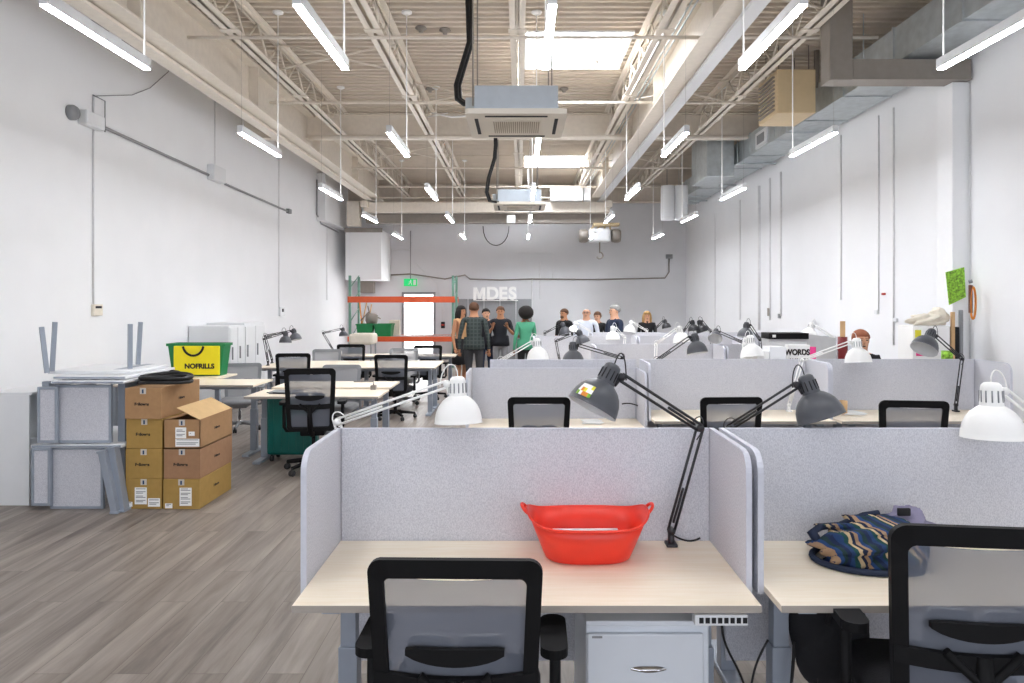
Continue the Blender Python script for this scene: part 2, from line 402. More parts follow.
for i, (y0, x0, x1) in enumerate(((7.0, -3.35, -1.7), (9.5, -3.35, -1.7), (11.2, -1.7, -.03), (7.5, 1.68, 3.35), (11.0, 1.68, 3.35), (15.5, -3.35, -1.7), (16, 1.68, 3.35))):
    tag(MB().tube([(x0, y0, 4.92), (x1, y0, 5.28)], .014, 6).tube([(x0, y0, 5.28), (x1, y0+.03, 4.92)], .014, 6).build('cross_brace', 'steel_cream'), 'cream crossed angle brace between roof joists', 'brace', 'crossed braces between the joists')
# crane runway beams
def ibeam(name, x, y0, y1, z0, z1, w, label, m2='steel_cream'):
    t = thing(name, label, 'crane beam', (x, (y0+y1)/2, z0))
    MB().box(x-w/2, x+w/2, y0, y1, z0, z0+.03, bev=.004).build('bottom_flange', m2, t, world=True)
    MB().box(x-.012, x+.012, y0, y1, z0+.03, z1-.03).build('web', m2, t, world=True)
    MB().box(x-w/2, x+w/2, y0, y1, z1-.03, z1, bev=.004).build('top_flange', m2, t, world=True)
    y = y0+1
    while y < y1: MB().box(x-w/2+.02, x+w/2-.02, y, y+.015, z0+.03, z1-.03).build('stiffener', m2, t, world=True); y += 3.2
    return t
t = ibeam('crane_runway_beam', -4.08, YF+.05, 19.9, 4.62, 5.28, .34, 'long cream steel runway beam under the roof along the left wall')
MB().box(-4.3, -4.12, YF+.05, 19.9, 4.56, 4.6).build('rail', 'steel_cream', t, world=True)
t = ibeam('crane_runway_beam', 2.16, YF+.05, 19.9, 4.62, 5.28, .36, 'long cream steel runway beam under the roof right of the skylights')
MB().box(2.2, 2.36, YF+.05, 19.9, 4.56, 4.6).build('rail', 'light_housing', t, world=True)
# crane bridge
t = thing('crane_bridge', 'cream box girder bridging the two runway beams near the far wall', 'crane bridge', (-1, 19.3, 3.95))
MB().box(-4.35, 2.5, 19.2, 19.45, 4.22, 4.5, bev=.01).build('girder', 'steel_cream', t, world=True)
MB().box(-4.35, 2.5, 19.46, 19.7, 3.95, 4.22, bev=.01).build('lower_girder', 'steel_taupe', t, world=True)
for x in (-4.35, 2.4): MB().box(x-.05, x+.15, 19.0, 19.9, 4.35, 4.53, bev=.02).build('end_truck', 'steel_cream', t, world=True)
MB().tube([(-4.2, 19.15, 4.62), (2.4, 19.15, 4.62)], .02, 6).build('power_rail', 'steel_cream', t, world=True)
t = thing('electrical_box', 'white electrical box on top of the crane bridge beside the small cassette', 'box', (1.5, 19.0, 4.5))
MB().box(.83, 1.72, 18.85, 19.15, 4.5, 4.88, bev=.02).build('housing', 'white_metal', t, world=True)
MB().box(1.75, 1.93, 18.85, 19.15, 4.5, 4.88, bev=.02).build('end_cap', 'white_metal', t, world=True)
hb = P(600, 235, 35.6)
t = thing('crane_hoist', 'pale motor hoist with a hook hanging under the right end of the bridge', 'hoist', (hb.x, 19.4, hb.z-.25))
MB().box(hb.x-.32, hb.x+.28, 19.2, 19.7, hb.z-.2, hb.z+.17, bev=.06).build('motor_body', 'white_metal', t, world=True)
for sx in (-1, 1): MB().lathe([(0, -.12), (.17, -.12), (.19, -.05), (.19, .05), (.17, .12), (0, .12)], (hb.x+sx*.46, 19.45, hb.z-.02), (1, 0, 0), 16).build('drum', 'steel_taupe', t, world=True)
m = MB()
for dx in (-.3, -.1, .12, .3): m.tube([(hb.x+dx, 19.45, hb.z+.15), (hb.x+dx*.6+.1, 19.45, hb.z+.3)], .025, 6)
m.box(hb.x-.2, hb.x+.55, 19.3, 19.6, hb.z+.25, hb.z+.34, bev=.03)
m.build('trolley', 'beige_enamel', t, world=True)
h0 = Vector((hb.x, 19.45, hb.z-.2))
MB().tube([h0, h0-Vector((0, 0, .28))], .02, 6).build('chain', 'steel_taupe', t, world=True)
MB().tube([h0+Vector((.09*math.sin(a), 0, -.37+.09*math.cos(a))) for a in [i*.45-.2 for i in range(11)]], .022, 8).build('hook', 'steel_taupe', t, world=True)
c0 = P(483, 226, 36); c1 = P(509, 226, 36)
tag(MB().tube(bez(c0, c0-Vector((0, 0, .72)), c1-Vector((0, 0, .72)), c1), .012, 6).build('hanging_cable', 'cable_black'), 'dark cable drooping in a loop below the crane bridge', 'cable')
pb = P(511, 219, 36)
tag(MB().box(pb.x-.12, pb.x+.12, pb.y-.1, pb.y+.05, pb.z-.12, pb.z+.1, bev=.02).build('junction_box', 'white_metal'), 'small white junction box below the small ceiling cassette', 'box')
# gantry bracket on the right, post on the left
t = thing('gantry_bracket', 'grey-taupe steel frame hanging from the roof to the right wall', 'bracket', (4.2, 7.9, 4.2))
MB().box(3.48, 3.74, 7.75, 8.0, 4.22, ZC-.01, bev=.01).build('hanger_post', 'steel_taupe', t, world=True)
m = MB(); m.box(3.74, 5.08, 7.76, 7.99, 4.24, 4.46, bev=.008).box(3.74, 5.08, 7.75, 8.0, 4.225, 4.24)
m.build('cross_beam', 'steel_taupe', t, world=True)
struct(MB().box(4.9, 5.1, 7.82, 8.1, 0, 4.22, bev=.01).build('trim_1', 'wall_paint'))
t = thing('steel_hanger', 'short grey-taupe steel hanger beside the near left runway beam', 'steel hanger', (-4.6, 8.2, 4.72))
MB().box(-4.68, -4.52, 8.1, 8.35, 4.72, ZC-.01, bev=.005).build('post', 'steel_taupe', t, world=True)
MB().box(-5.28, -4.68, 8.15, 8.3, 4.98, 5.06).build('arm', 'steel_taupe', t, world=True)
# conduits along the ceiling
for i, dx in enumerate((0, .06, .12)):
    tag(MB().tube([(1.78+dx, YF+.1, 4.95), (1.78+dx, 19.0, 4.95)], .012, 6).build('conduit', 'galvanised'), 'thin galvanised conduit under the roof left of the right runway beam, '+['left', 'middle', 'right'][i]+' of three', 'conduit', 'bundle of three roof conduits')

# ------------------------------------------------------------------ ducts and heaters
t = thing('air_duct', 'long galvanised rectangular air duct along the top of the right wall', 'air duct', (4.7, 9, 4.4))
MB().box(4.34, 4.98, YF+.3, 19.6, 4.49, 4.90).build('duct_body', 'galvanised', t, world=True)
y = .5
while y < 19.5: MB().box(4.325, 4.99, y, y+.03, 4.475, 4.915).build('flange', 'galvanised', t, world=True); y += 1.25
y = 1.1
while y < 19: MB().box(4.27, 5.05, y, y+.04, 4.44, 4.47).tube([(4.29, y+.02, 4.45), (4.29, y+.02, ZC)], .008, 6).build('hanger', 'galvanised', t, world=True); y += 2.5
m = MB(); yy = 12.1; m.box(4.315, 4.34, yy, yy+.55, 4.52, 4.80); m.build('register', 'white_metal', t, world=True)
MB().box(4.305, 4.315, yy+.1, yy+.45, 4.58, 4.74).build('register_grille', 'grey_laminate', t, world=True)
tag(MB().box(3.68, 4.22, 13.6, 14.8, 4.2, ZC-.02, bev=.01).build('duct_riser', 'galvanised'), 'galvanised duct riser dropping from the roof behind the beige heater', 'air duct')
# beige unit heater
t = thing('unit_heater', 'beige box heater with side louvres hung high on the right', 'heater', (3.6, 9.5, 4.15))
a = P(777, 69, 72); c = P(816, 113, 72)
MB().box(a.x, c.x, a.y, a.y+.75, c.z, a.z, bev=.015).build('housing', 'beige_enamel', t, world=True)
m = MB()
for i in range(9): z = c.z+.06+i*(a.z-c.z-.1)/9; m.box(a.x-.03, a.x+.01, a.y+.08, a.y+.66, z, z+.022)
m.build('louvre', 'steel_taupe', t, world=True)
m = MB()
for (x, y) in ((a.x+.06, a.y+.1), (c.x-.06, a.y+.1), (a.x+.06, a.y+.6), (c.x-.06, a.y+.6)): m.tube([(x, y, a.z), (x, y, ZC)], .008, 6)
m.build('hanger_rod', 'steel_taupe', t, world=True)
m = MB(); m.tube([(c.x, a.y+.3, a.z-.15), (c.x+.12, a.y+.3, a.z-.15), (c.x+.14, a.y+.3, a.z+.1), (c.x+.14, a.y+.3, ZC)], .04, 8); m.build('flue', 'steel_taupe', t, world=True)
# white twin cylinder
a = P(667, 186, 41); c = P(681, 220, 41)
t = thing('unit_heater', 'white twin-lobed heater hanging by the far end of the right duct', 'heater', (a.x, a.y, c.z))
for i, x in enumerate((a.x+.02, c.x-.0)): MB().lathe([(0, 0), (.16, 0), (.17, .03), (.17, a.z-c.z-.03), (.16, a.z-c.z), (0, a.z-c.z)], (x, a.y, c.z), n=20).build('tank', 'white_metal', t, world=True)
m = MB()
for x in (a.x, c.x): m.tube([(x, a.y, a.z), (x, a.y, ZC)], .01, 6)
m.build('hanger_rod', 'steel_taupe', t, world=True)
# white enclosure at the far-left corner
t = thing('wall_enclosure', 'large white enclosure hung in the far left corner above the pallet rack', 'enclosure', (-4.55, 20.4, 2.35))
MB().box(-5.0, -3.97, 19.75, YB-.02, 2.36, 3.8, bev=.015).build('housing', 'wall_paint', t, world=True)
MB().box(-5.02, -3.94, 19.72, 19.76, 3.72, 3.84).build('lip', 'steel_taupe', t, world=True)
tag(MB().box(-4.85, -4.5, 19.3, 19.6, 3.86, 4.55, bev=.01).build('beam_support', 'steel_cream'), 'cream steel column stub under the far end of the left runway beam', 'column')
# small cabinet on the far left wall
t = thing('wall_panel_box', 'white electrical cabinet high on the far end of the left wall', 'electrical cabinet', (XL+.12, 15.3, 3.35))
MB().box(XL, XL+.22, 18.0, 20.4, 3.85, 5.1, bev=.01).build('housing', 'wall_paint', t, world=True)
MB().tube([(XL+.03, 17.9, 4.9), (XL+.03, 17.9, 4.0), (XL+.03, 18.3, 3.8), (XL+.03, 20, 3.75)], .02, 6).build('conduit', 'conduit_grey', t, world=True)

# ------------------------------------------------------------------ ceiling cassettes
def cassette(cx, y0, w, zp, hb, label, hose, k):
    t = thing('ceiling_cassette', label, 'air conditioner', (cx, y0+w/2, zp), group='ceiling cassette air conditioners')
    cy = y0+w/2; m = MB()
    o = rrect(w, w, .04, cx, cy); n = len(o)
    m.prism(o, zp, zp+.05, 'z'); m.build('panel', 'cassette_white', t, world=True)
    m = MB(); g = w*.25
    m.box(cx-g, cx+g, cy-g, cy+g, zp-.008, zp+.002)
    gr = m.build('intake_grille', 'cassette_white', t, world=True)
    m = MB()
    for i in range(22): x = cx-g+.02+i*(2*g-.04)/21; m.box(x-.005, x+.005, cy-g+.02, cy+g-.02, zp-.012, zp-.009)
    s = m.build('slat', 'cassette_grille', t, world=True)
    for ang in range(4):
        R = Matrix.Translation((cx, cy, 0)) @ Matrix.Rotation(ang*PI/2, 4, 'Z')
        MB().box(-w*.31, w*.31, -w*.42, -w*.385, zp-.006, zp+.0, R=R).build('air_vane', 'vent_dark', t, world=True)
    bw = w*.83
    m = MB(); m.box(cx-bw/2, cx+bw/2, cy-bw/2, cy+bw/2, zp+.055, zp+.055+hb, bev=.012)
    m.box(cx-bw/2-.004, cx+bw/2+.004, cy-bw/2-.004, cy+bw/2+.004, zp+.08, zp+.088)
    m.build('body', 'ac_steel', t, world=True)
    MB().box(cx-bw/2-.1, cx-bw/2, cy-.2, cy+.2, zp+.07, zp+.07+hb*.7, bev=.01).build('pipe_box', 'galvanised', t, world=True)
    m = MB()
    for sx in (-.43, .35):
        for sy in (-.4, .33): m.tube([(cx+sx*w, cy+sy*w, zp+.1), (cx+sx*w, cy+sy*w, ZC)], .008, 6)
    m.build('hanger_rod', 'steel_taupe', t, world=True)
    m = MB(); m.tube(hose, .025 if k == 0 else .022, 10); m.tube([p+Vector((.03, .04, .01)) for p in hose], .022 if k == 0 else .016, 8); m.build('insulated_hose', 'cable_black', t, world=True)
a = P(475, 106, 99)
hz = [P(468, -60, 92), P(467.5, 0, 93), P(468.5, 25, 94), P(469, 42, 94.5), P(462, 65, 95), P(456, 85, 96), P(457, 99, 97), P(464, 104, 98), P(474, 104, 99)]
cassette(-.035, 6.4, .95, P(516, 115, 107).z, .235, 'large ceiling cassette air conditioner nearest the camera with thick black hose', hz, 0)
hz = [P(494, 110, 56), P(495, 145, 56), P(494, 158, 56), P(488, 178, 56), P(486, 192, 56), P(489, 201, 56), P(497, 202, 56)]
cassette(-.01, 12.35, .95, P(520, 204, 56).z, .23, 'smaller-looking ceiling cassette further back in line with the far skylight', hz, 1)
# ceiling fixtures on the deck
for i, (px, py) in enumerate(((421, 27), (445, 29), (564, 88), (597, 58), (430, 88))):
    s = (VY-py)/(ZC-HC); p = P(px, py, s)
    tag(MB().lathe([(0, 0), (.07, .0), (.08, -.02), (.03, -.05), (.03, -.07), (0, -.07)], (p.x, p.y, ZC), n=12).build('roof_boss', 'steel_taupe'), 'small metal pipe stub on the underside of the roof deck', 'pipe stub', 'pipe stubs on the roof deck')
e = MB(); p = P(392, 68, 56)
tag(MB().tube([P(432, 113, 56), P(452, 117, 57), P(467, 116, 58)], .018, 6).tube([P(428, 117, 56), P(448, 113, 56.5)], .012, 6).build('pipe_bundle', 'cable_white'), 'white pipe bundle behind the left side of the large cassette', 'pipe')

# ------------------------------------------------------------------ strip lights
SS = [124.1, 80.2, 59.5, 47.8, 39.3]; HH = [1.87, 1.81, 1.71, 1.66, 1.60]; RX = [-3.0, -1.405, .205, 1.785, 3.38]
rown = ['left-wall row', 'second row from the left', 'centre row', 'second row from the right', 'right-wall row']
depn = ['nearest', 'second', 'third', 'fourth', 'farthest']
proto = None; LT = []
def make_light(label):
    t = thing('strip_light', label, 'strip light', group='suspended white strip lights')
    L = 1.22
    MB().box(-.03, .03, -L, 0, .006, .085, bev=.004).build('housing', 'light_housing', t)
    MB().box(-.026, .026, -L+.012, -.012, -.004, .0055).build('diffuser', 'tube_light', t)
    MB().box(-.02, .02, -L+.08, -.08, .0855, .0865).build('added_up_fill', 'up_fill', t)  # added upward glow, unseen from below, only brightens the roof deck
    zt = ZC-HC-1.9
    return t
for ri, x in enumerate(RX):
    for k in range(-1, 5):
        if k == -1: y = F/SS[0]-3.03; h = 1.93
        else: y = F/SS[k]; h = HH[k]
        if k == -1 and ri in (0, 4) and False: continue
        z = HC+h
        lab = 'glowing white strip light, %s in the %s' % (depn[k] if k >= 0 else 'one behind the camera', rown[ri])
        if proto is None: proto = make_light(lab); t = proto; t.location = (x, y, z)
        else: t = dup(proto, (x, y, z), 0, lab)
        LT.append((t, z))
for t, z in LT:
        m = MB(); m.tube([(0, -.05, .08), (0, -.05, ZC-z-.02)], .0075, 6); m.build('suspension_cord', 'cable_white', t)
        m = MB(); m.tube([(0, -L_, .08) for L_ in (1.17,)]+[(0, -1.17, ZC-z)], .0012, 4); m.build('steel_wire', 'steel_taupe', t)
        MB().lathe([(0, -.045), (.02, -.045), (.065, -.02), (.065, 0), (0, 0)], (0, -.05, ZC-z), n=14).build('canopy', 'lamp_white', t)

# ------------------------------------------------------------------ left wall services
xw = XL
t = thing('wall_conduit', 'grey pipe run with boxes sloping along the upper left wall', 'conduit', (xw, 11, 3.85))
def LW(px, py, off=.03):
    s = (VX-px)/(-xw-off); p = P(px, py, s); return Vector((xw+off, p.y, p.z))
MB().tube([LW(92, 122), LW(211, 176)], .022, 8).build('pipe', 'conduit_grey', t, world=True)
MB().tube([LW(225, 184), LW(287, 211)], .022, 8).build('pipe', 'conduit_grey', t, world=True)
a = LW(218, 174, .07); MB().box(xw, xw+.13, a.y-.28, a.y+.2, a.z-.14, a.z+.12, bev=.02).build('junction_box', 'white_metal', t, world=True)
a = LW(84, 116, .07); MB().lathe([(0, 0), (.09, 0), (.09, .05), (.07, .08), (0, .08)], (xw, a.y-.15, a.z), (1, 0, 0), 18).build('round_gauge', 'grey_plastic', t, world=True)
MB().box(xw, xw+.12, a.y-.02, a.y+.35, a.z-.1, a.z+.08, bev=.02).build('control_box', 'white_metal', t, world=True)
a = LW(288, 211, .03); MB().box(xw, xw+.08, a.y-.05, a.y+.12, a.z-.05, a.z+.05, bev=.01).build('end_fitting', 'grey_plastic', t, world=True)
MB().tube([LW(93, 95), LW(105, 101), LW(105, 132)], .008, 6).tube([LW(150, 88), LW(132, 95), LW(95, 96)], .006, 6).tube([LW(182, 50), LW(168, 72), LW(150, 88)], .006, 6).build('wire', 'grey_plastic', t, world=True)
for i, (px, y0, y1, nm) in enumerate(((93.5, 96, 306, 'near end of the left wall above the small control'), (215, 95, 166, 'left wall above the white junction box'), (279, 158, 308, 'left wall behind the second strip light'), (327, 178, 300, 'far end of the left wall'))):
    a = LW(px, y0, .012); c = LW(px, y1, .012)
    tag(MB().tube([a, c], .009 if i else .012, 6).build('wall_cable_cover', 'conduit_painted'), 'thin vertical cable cover on the '+nm, 'cable cover')
a = LW(97, 310, .02)
t = thing('wall_control', 'small beige wall control at the bottom of the near vertical cable', 'wall control', (xw, a.y, a.z-.06))
MB().box(xw, xw+.04, a.y-.09, a.y+.09, a.z-.07, a.z+.07, bev=.006).build('case', 'cream_cloth', t, world=True)
MB().box(xw+.04, xw+.045, a.y-.06, a.y+.06, a.z+.02, a.z+.05).build('display', 'vent_dark', t, world=True)
a = LW(281.5, 311, .02)
t = thing('wall_control', 'small white wall control at the bottom of the second vertical cable', 'wall control', (xw, a.y, a.z-.06))
MB().box(xw, xw+.05, a.y-.14, a.y+.14, a.z-.11, a.z+.09, bev=.006).build('case', 'white_metal', t, world=True)
MB().box(xw+.05, xw+.055, a.y-.05, a.y+.05, a.z-.02, a.z+.05).build('display', 'vent_dark', t, world=True)
a = LW(352, 200)
# right wall services
def RW(px, py, off=.012):
    s = (px-VX)/(XR-off); p = P(px, py, s); return Vector((XR-off, p.y, p.z))
rw = [(1024-56+2, 82, 400, 'beside the white wall column', .007), (893.6, 92, 345, 'long one left of the wall column', .014), (878.6, 106, 311, 'ending at a small box', .010), (841, 132, 300, 'middle of the wall', .012),
      (781, 172, 316, 'above the row of lamps', .02), (770, 178, 320, 'thin one above the machine', .012), (759.5, 186, 330, 'wide one beyond the machine', .035), (740, 200, 320, 'faint one further along', .01), (715, 213, 330, 'near the far corner', .012)]
for px, y0, y1, nm, r in rw:
    a = RW(px, y0); c = RW(px, y1)
    if y0 < 250: a.z = min(a.z, 4.37)
    tag(MB().tube([a, c], r, 6).build('wall_conduit', 'conduit_painted'), 'white painted vertical conduit on the right wall, '+nm, 'conduit')
for (px, py, w, h, k, lab) in ((769, 312, .10, .16, 'steel_taupe', 'small grey-brown switch on the right wall above the machine'), (779.6, 316, .09, .09, 'grey_plastic', 'tiny grey switch on the right wall right of the brown switch'),
                               (877, 312, .08, .06, 'white_metal', 'small white outlet box at the end of a right wall conduit'), (884, 294, .06, .03, 'red_thing', 'tiny red tag on the right wall above the outlet box'), (896, 320, .08, .05, 'white_metal', 'small white fitting low on the longest right wall conduit')):
    a = RW(px, py)
    tag(MB().box(XR-.035, XR-.001, a.y-w/2, a.y+w/2, a.z-h/2, a.z+h/2, bev=.005).build('wall_switch', k), lab, 'switch')

# ------------------------------------------------------------------ back wall
sB = F/YB
def BW(px, py, off=.02): return P(px, py, F/(YB-off))
a = BW(402, 293); c = BW(435.5, 293); zt = 2.03
m = MB(); x0, x1 = a.x, c.x; x0_door, x1_door = x0, x1
m.box(x0, x0+.07, YB-.06, YB-.005, 0, zt).box(x1-.07, x1, YB-.06, YB-.005, 0, zt).box(x0+.07, x1-.07, YB-.06, YB-.005, zt-.07, zt)
d = struct(m.build('door_1', 'door_frame'))
MB().box(x0+.075, x1-.075, YB-.04, YB-.01, .02, zt-.075).build('door_glass', 'door_pane', d, world=True)
MB().box(x0+.2, x1-.075, YB-.1, YB-.06, zt-.06, zt-.02).build('door_closer', 'grey_plastic', d, world=True)
MB().tube([(x0+.15, YB-.09, 1.0), (x1-.15, YB-.09, 1.0)], .02, 6).build('push_bar', 'grey_plastic', d, world=True)
a = BW(411, 282.5)
t = thing('exit_sign', 'green running-man exit sign hung above the bright door', 'exit sign', (a.x, YB-.12, a.z-.12))
MB().box(a.x-.2, a.x+.2, YB-.14, YB-.08, a.z-.11, a.z+.11, bev=.005).build('case', 'exit_face', t, world=True)
m = MB(); yy = YB-.145
m.ball((a.x+.01, yy, a.z+.06), (.018, .004, .018), 8); m.tube([(a.x+.01, yy, a.z+.04), (a.x-.01, yy, a.z-.01)], .014, 6)
m.tube([(a.x-.01, yy, a.z-.01), (a.x+.04, yy, a.z-.03), (a.x+.035, yy, a.z-.08)], .009, 6); m.tube([(a.x-.01, yy, a.z-.01), (a.x-.03, yy, a.z-.05), (a.x-.07, yy, a.z-.055)], .009, 6)
m.tube([(a.x+.0, yy, a.z+.035), (a.x+.05, yy, a.z+.01)], .007, 6); m.tube([(a.x+.0, yy, a.z+.03), (a.x-.05, yy, a.z+.01)], .007, 6)
m.box(a.x+.09, a.x+.17, yy, yy+.004, a.z-.08, a.z+.08)
m.build('pictogram', 'paper', t, world=True)
MB().tube([(a.x, YB-.11, a.z+.1), (a.x, YB-.11, 3.9)], .014, 6).build('conduit', 'conduit_grey', t, world=True)
m = MB()
pts = [BW(391, 275), BW(410, 274), BW(425, 276), BW(445, 279), BW(465, 275), BW(470, 279), BW(500, 280), BW(530, 279), BW(600, 279.5), BW(665, 278), BW(669, 272), BW(669, 258)]
m.tube(pts, .022, 6)
tag(m.build('wall_cable', 'steel_taupe'), 'dark cable running across the far wall above the sign', 'cable')
a = BW(669, 257); tag(MB().box(a.x-.1, a.x+.1, YB-.08, YB-.001, a.z-.05, a.z+.08, bev=.01).build('junction_box', 'grey_plastic'), 'grey junction box at the right end of the far wall cable', 'box')
m = MB()
for q in ([BW(515, 253), BW(553, 253), BW(553, 279)], [BW(391, 250), BW(411, 250)], [BW(415, 262), BW(436, 285), BW(442, 300), BW(443, 322)]): m.tube(q, .012, 6)
tag(m.build('wall_conduit', 'conduit_painted'), 'thin pale conduits branching on the far wall around the exit sign', 'conduit')
a = BW(443, 325)
t = thing('fire_pull', 'small dark red pull station right of the bright door', 'pull station', (a.x, YB-.05, a.z-.1))
MB().box(a.x-.06, a.x+.06, YB-.06, YB-.001, a.z-.1, a.z+.1, bev=.01).build('case', 'vent_dark', t, world=True)
MB().box(a.x-.05, a.x+.05, YB-.07, YB-.06, a.z-.02, a.z+.03).build('handle', 'red_thing', t, world=True)
# grey partition + MDES letters
sP = 34.0; a = P(452, 299, sP); c = P(532, 299, sP)
t = thing('partition_panel', 'grey panelled partition standing below the white lettering', 'partition', ((a.x+c.x)/2, a.y, 0))
n = 5; w = (c.x-a.x)/n
for i in range(n): MB().box(a.x+i*w+.01, a.x+(i+1)*w-.01, a.y, a.y+.06, 0, a.z, bev=.008).build('panel', 'grey_laminate', t, world=True)
t = thing('wall_sign', 'white block letters MDES standing on the grey partition', 'sign', (P(497, 300, sP).x, a.y-.04, P(497, 300, sP).z))
xs = [480.5, 492.5, 503, 512.5]
for ch, px in zip('MDES', xs):
    p = P(px, 294, sP+.05)
    if ch == 'M':
        h = .19; w = .175; q = [(-w, -h), (-w, h), (-w+.10, h), (0, .0), (w-.10, h), (w, h), (w, -h), (w-.085, -h), (w-.085, h-.14), (.03, -.15), (-.03, -.15), (-w+.085, h-.14), (-w+.085, -h)]
        mm_ = MB(); mm_.prism([(p.x-.03+a_, p.z+b_) for a_, b_ in q], p.y-.08, p.y-.02, 'y'); mm_.build('letter', 'paper', t, world=True)
    else: text('letter', ch, .50, 'paper', p-Vector((0, .05, 0)), parent=t, ext=.03, bold=.018, sx=1.0)
MB().box(P(476, 300, sP).x, P(518, 300, sP).x, a.y-.06, a.y-.0, P(0, 301, sP).z, P(0, 300, sP).z).build('ledge', 'paper', t, world=True)
tag(MB().tube([BW(540, 262), BW(540, 299)], .012, 6).tube([BW(532, 279), BW(532, 330)], .016, 6).build('wall_conduit', 'conduit_painted'), 'thin pale vertical conduit on the far wall right of the lettering', 'conduit')

# pallet rack
s = 38.0
t = thing('pallet_rack', 'pallet rack with orange beams and green uprights in the far left corner', 'pallet rack', (-3.2, 18.5, 0))
x0 = P(350, 0, s).x; x1 = P(453, 0, s).x; y0 = F/s; y1 = y0+1.0
for x in (x0, x1):
    for y in (y0, y1):
        m = MB(); m.box(x-.03, x+.03, y-.03, y+.03, 0, 2.42)
        m.build('upright', 'rack_green', t, world=True)
    m = MB(); z = .3
    while z < 2.2: m.tube([(x, y0, z), (x, y1, z+.35)], .015, 6); z += .45
    m.build('lattice', 'rack_green', t, world=True)
for (pa, pb) in ((296.5, 302.5), (336.5, 341.5)):
    for y in (y0-.045, y1+.045):
        za = HC-(pa-VY)/s; zb = HC-(pb-VY)/s
        MB().box(x0-.05, x1+.05, y-.025, y+.025, zb, za, bev=.006).build('beam', 'rack_orange', t, world=True)
zs = HC-(337-VY)/s
m = MB()
for i in range(30): m.tube([(x0+.05+i*(x1-x0-.1)/29, y0+.0, zs+.004), (x0+.05+i*(x1-x0-.1)/29, y1, zs+.004)], .005, 4)
for y in (y0+.1, y0+.35, y0+.6, y0+.9): m.tube([(x0, y, zs+.004), (x1, y, zs+.004)], .005, 4)
m.build('wire_deck', 'galvanised', t, world=True)
zt = HC-(296.5-VY)/s
def tote(name, label, cx, cy, z, w, d, h, m1='green_plastic', group=None, rot=0):
    t = thing(name, label, 'bin', (cx, cy, z), rot, group)
    m = MB(); o1 = rrect(w*.86, d*.86, .03); o2 = rrect(w, d, .03); n = len(o1); th = .008
    i1 = rrect(w*.86-2*th, d*.86-2*th, .025); i2 = rrect(w-2*th, d-2*th, .025)
    vs = [(x, y, 0) for x, y in o1]+[(x, y, h) for x, y in o2]+[(x, y, h) for x, y in i2]+[(x, y, .01) for x, y in i1]
    fs = [tuple(range(n))[::-1], tuple(range(3*n, 4*n))]
    for k in range(3): fs += [(k*n+i, k*n+(i+1) % n, (k+1)*n+(i+1) % n, (k+1)*n+i) for i in range(n)]
    m.add(vs, fs); m.build('shell', m1, t)
    m = MB(); o3 = rrect(w+.03, d+.03, .035); vs = [(x, y, h-.03) for x, y in o3]+[(x, y, h) for x, y in o3]+[(x, y, h+.001) for x, y in i2]+[(x, y, h-.03) for x, y in o2]
    fs = []
    for k in range(3): fs += [(k*n+i, k*n+(i+1) % n, (k+1)*n+(i+1) % n, (k+1)*n+i) for i in range(n)]
    fs += [(3*n+i, 3*n+(i+1) % n, (i+1) % n, i) for i in range(n)]
    m.add(vs, fs); m.build('rim', m1, t)
    return t
a = P(367, 333, 37.5); c = P(383, 333, 37.5); zs2 = zs+.012
tote('storage_bin', 'green plastic bin on the rack shelf, left of the pair', P(366, 0, 37.6).x, y0+.25, zs2, .45, .5, .33, group='green bins on the pallet rack')
tote('storage_bin', 'green plastic bin on the rack shelf, right of the pair', P(384, 0, 37.6).x, y0+.25, zs2, .46, .5, .33, group='green bins on the pallet rack')
# tools standing in the rack
for i, (px, h, k, lean) in enumerate(((358, 1.0, 'wood_natural', .2), (361, .95, 'orange', -.1), (365, .85, 'wood_natural', .12), (373, .8, 'steel_taupe', -.2))):
    x = P(px, 0, 37).x
    lab = ['pale wooden handle leaning at the far left of the rack shelf', 'orange handle standing behind the left green bin', 'wooden handle right of the orange one behind the bins', 'dark metal pole leaning behind the green bins'][i]
    tag(MB().tube([(x, y0+.7, zs2), (x+lean, y0+.75, zs2+h)], .018, 6).build('tool_handle', k), lab, 'tool handle')
m = MB(); p = P(372, 313, 36.5)
m.lathe([(0, 0), (.14, .01), (.18, .1), (.17, .25), (.08, .3), (0, .3)], (p.x, y0+.72, zs2+.3), n=14); m.box(p.x-.25, p.x+.25, y0+.6, y0+.85, zs2, zs2+.3, bev=.03)
m.tube([(p.x-.3, y0+.7, zs2+.4), (p.x-.1, y0+.7, zs2+.62), (p.x+.25, y0+.7, zs2+.45)], .02, 6)
tag(m.build('machine', 'steel_taupe'), 'dark grey workshop machine standing behind the green bins', 'machine')
a = P(366, 287, 33.2)
tag(MB().box(a.x-.2, a.x+.2, YB-.3, YB-.02, a.z-.18, a.z+.18, bev=.01).build('wall_box', 'steel_taupe'), 'brown-grey box on the far wall above the rack beam', 'box')
# bits of yellow on the shelf
m = MB(); x = P(392, 0, 37.6).x
tag(m.box(x-.14, x+.14, y0+.55, y0+.7, zs2, zs2+.42, bev=.02).build('paper_sack', 'cream_cloth'), 'pale sack with yellow print standing right of the green bins', 'sack')
# grey cart / padded item in front of rack
p = P(364, 345, 42)
t = thing('padded_bench', 'grey-beige padded trolley standing in front of the green bins', 'trolley', (p.x, F/42, 0))
MB().box(p.x-.3, p.x+.27, F/42-.3, F/42+.3, .72, .98, bev=.06).build('pad', 'cream_cloth', t, world=True)
for sx in (-.25, .22):
    for sy in (-.25, .25): MB().tube([(p.x+sx, F/42+sy, .0), (p.x+sx, F/42+sy, .73)], .02, 6).build('leg', 'grey_plastic', t, world=True)

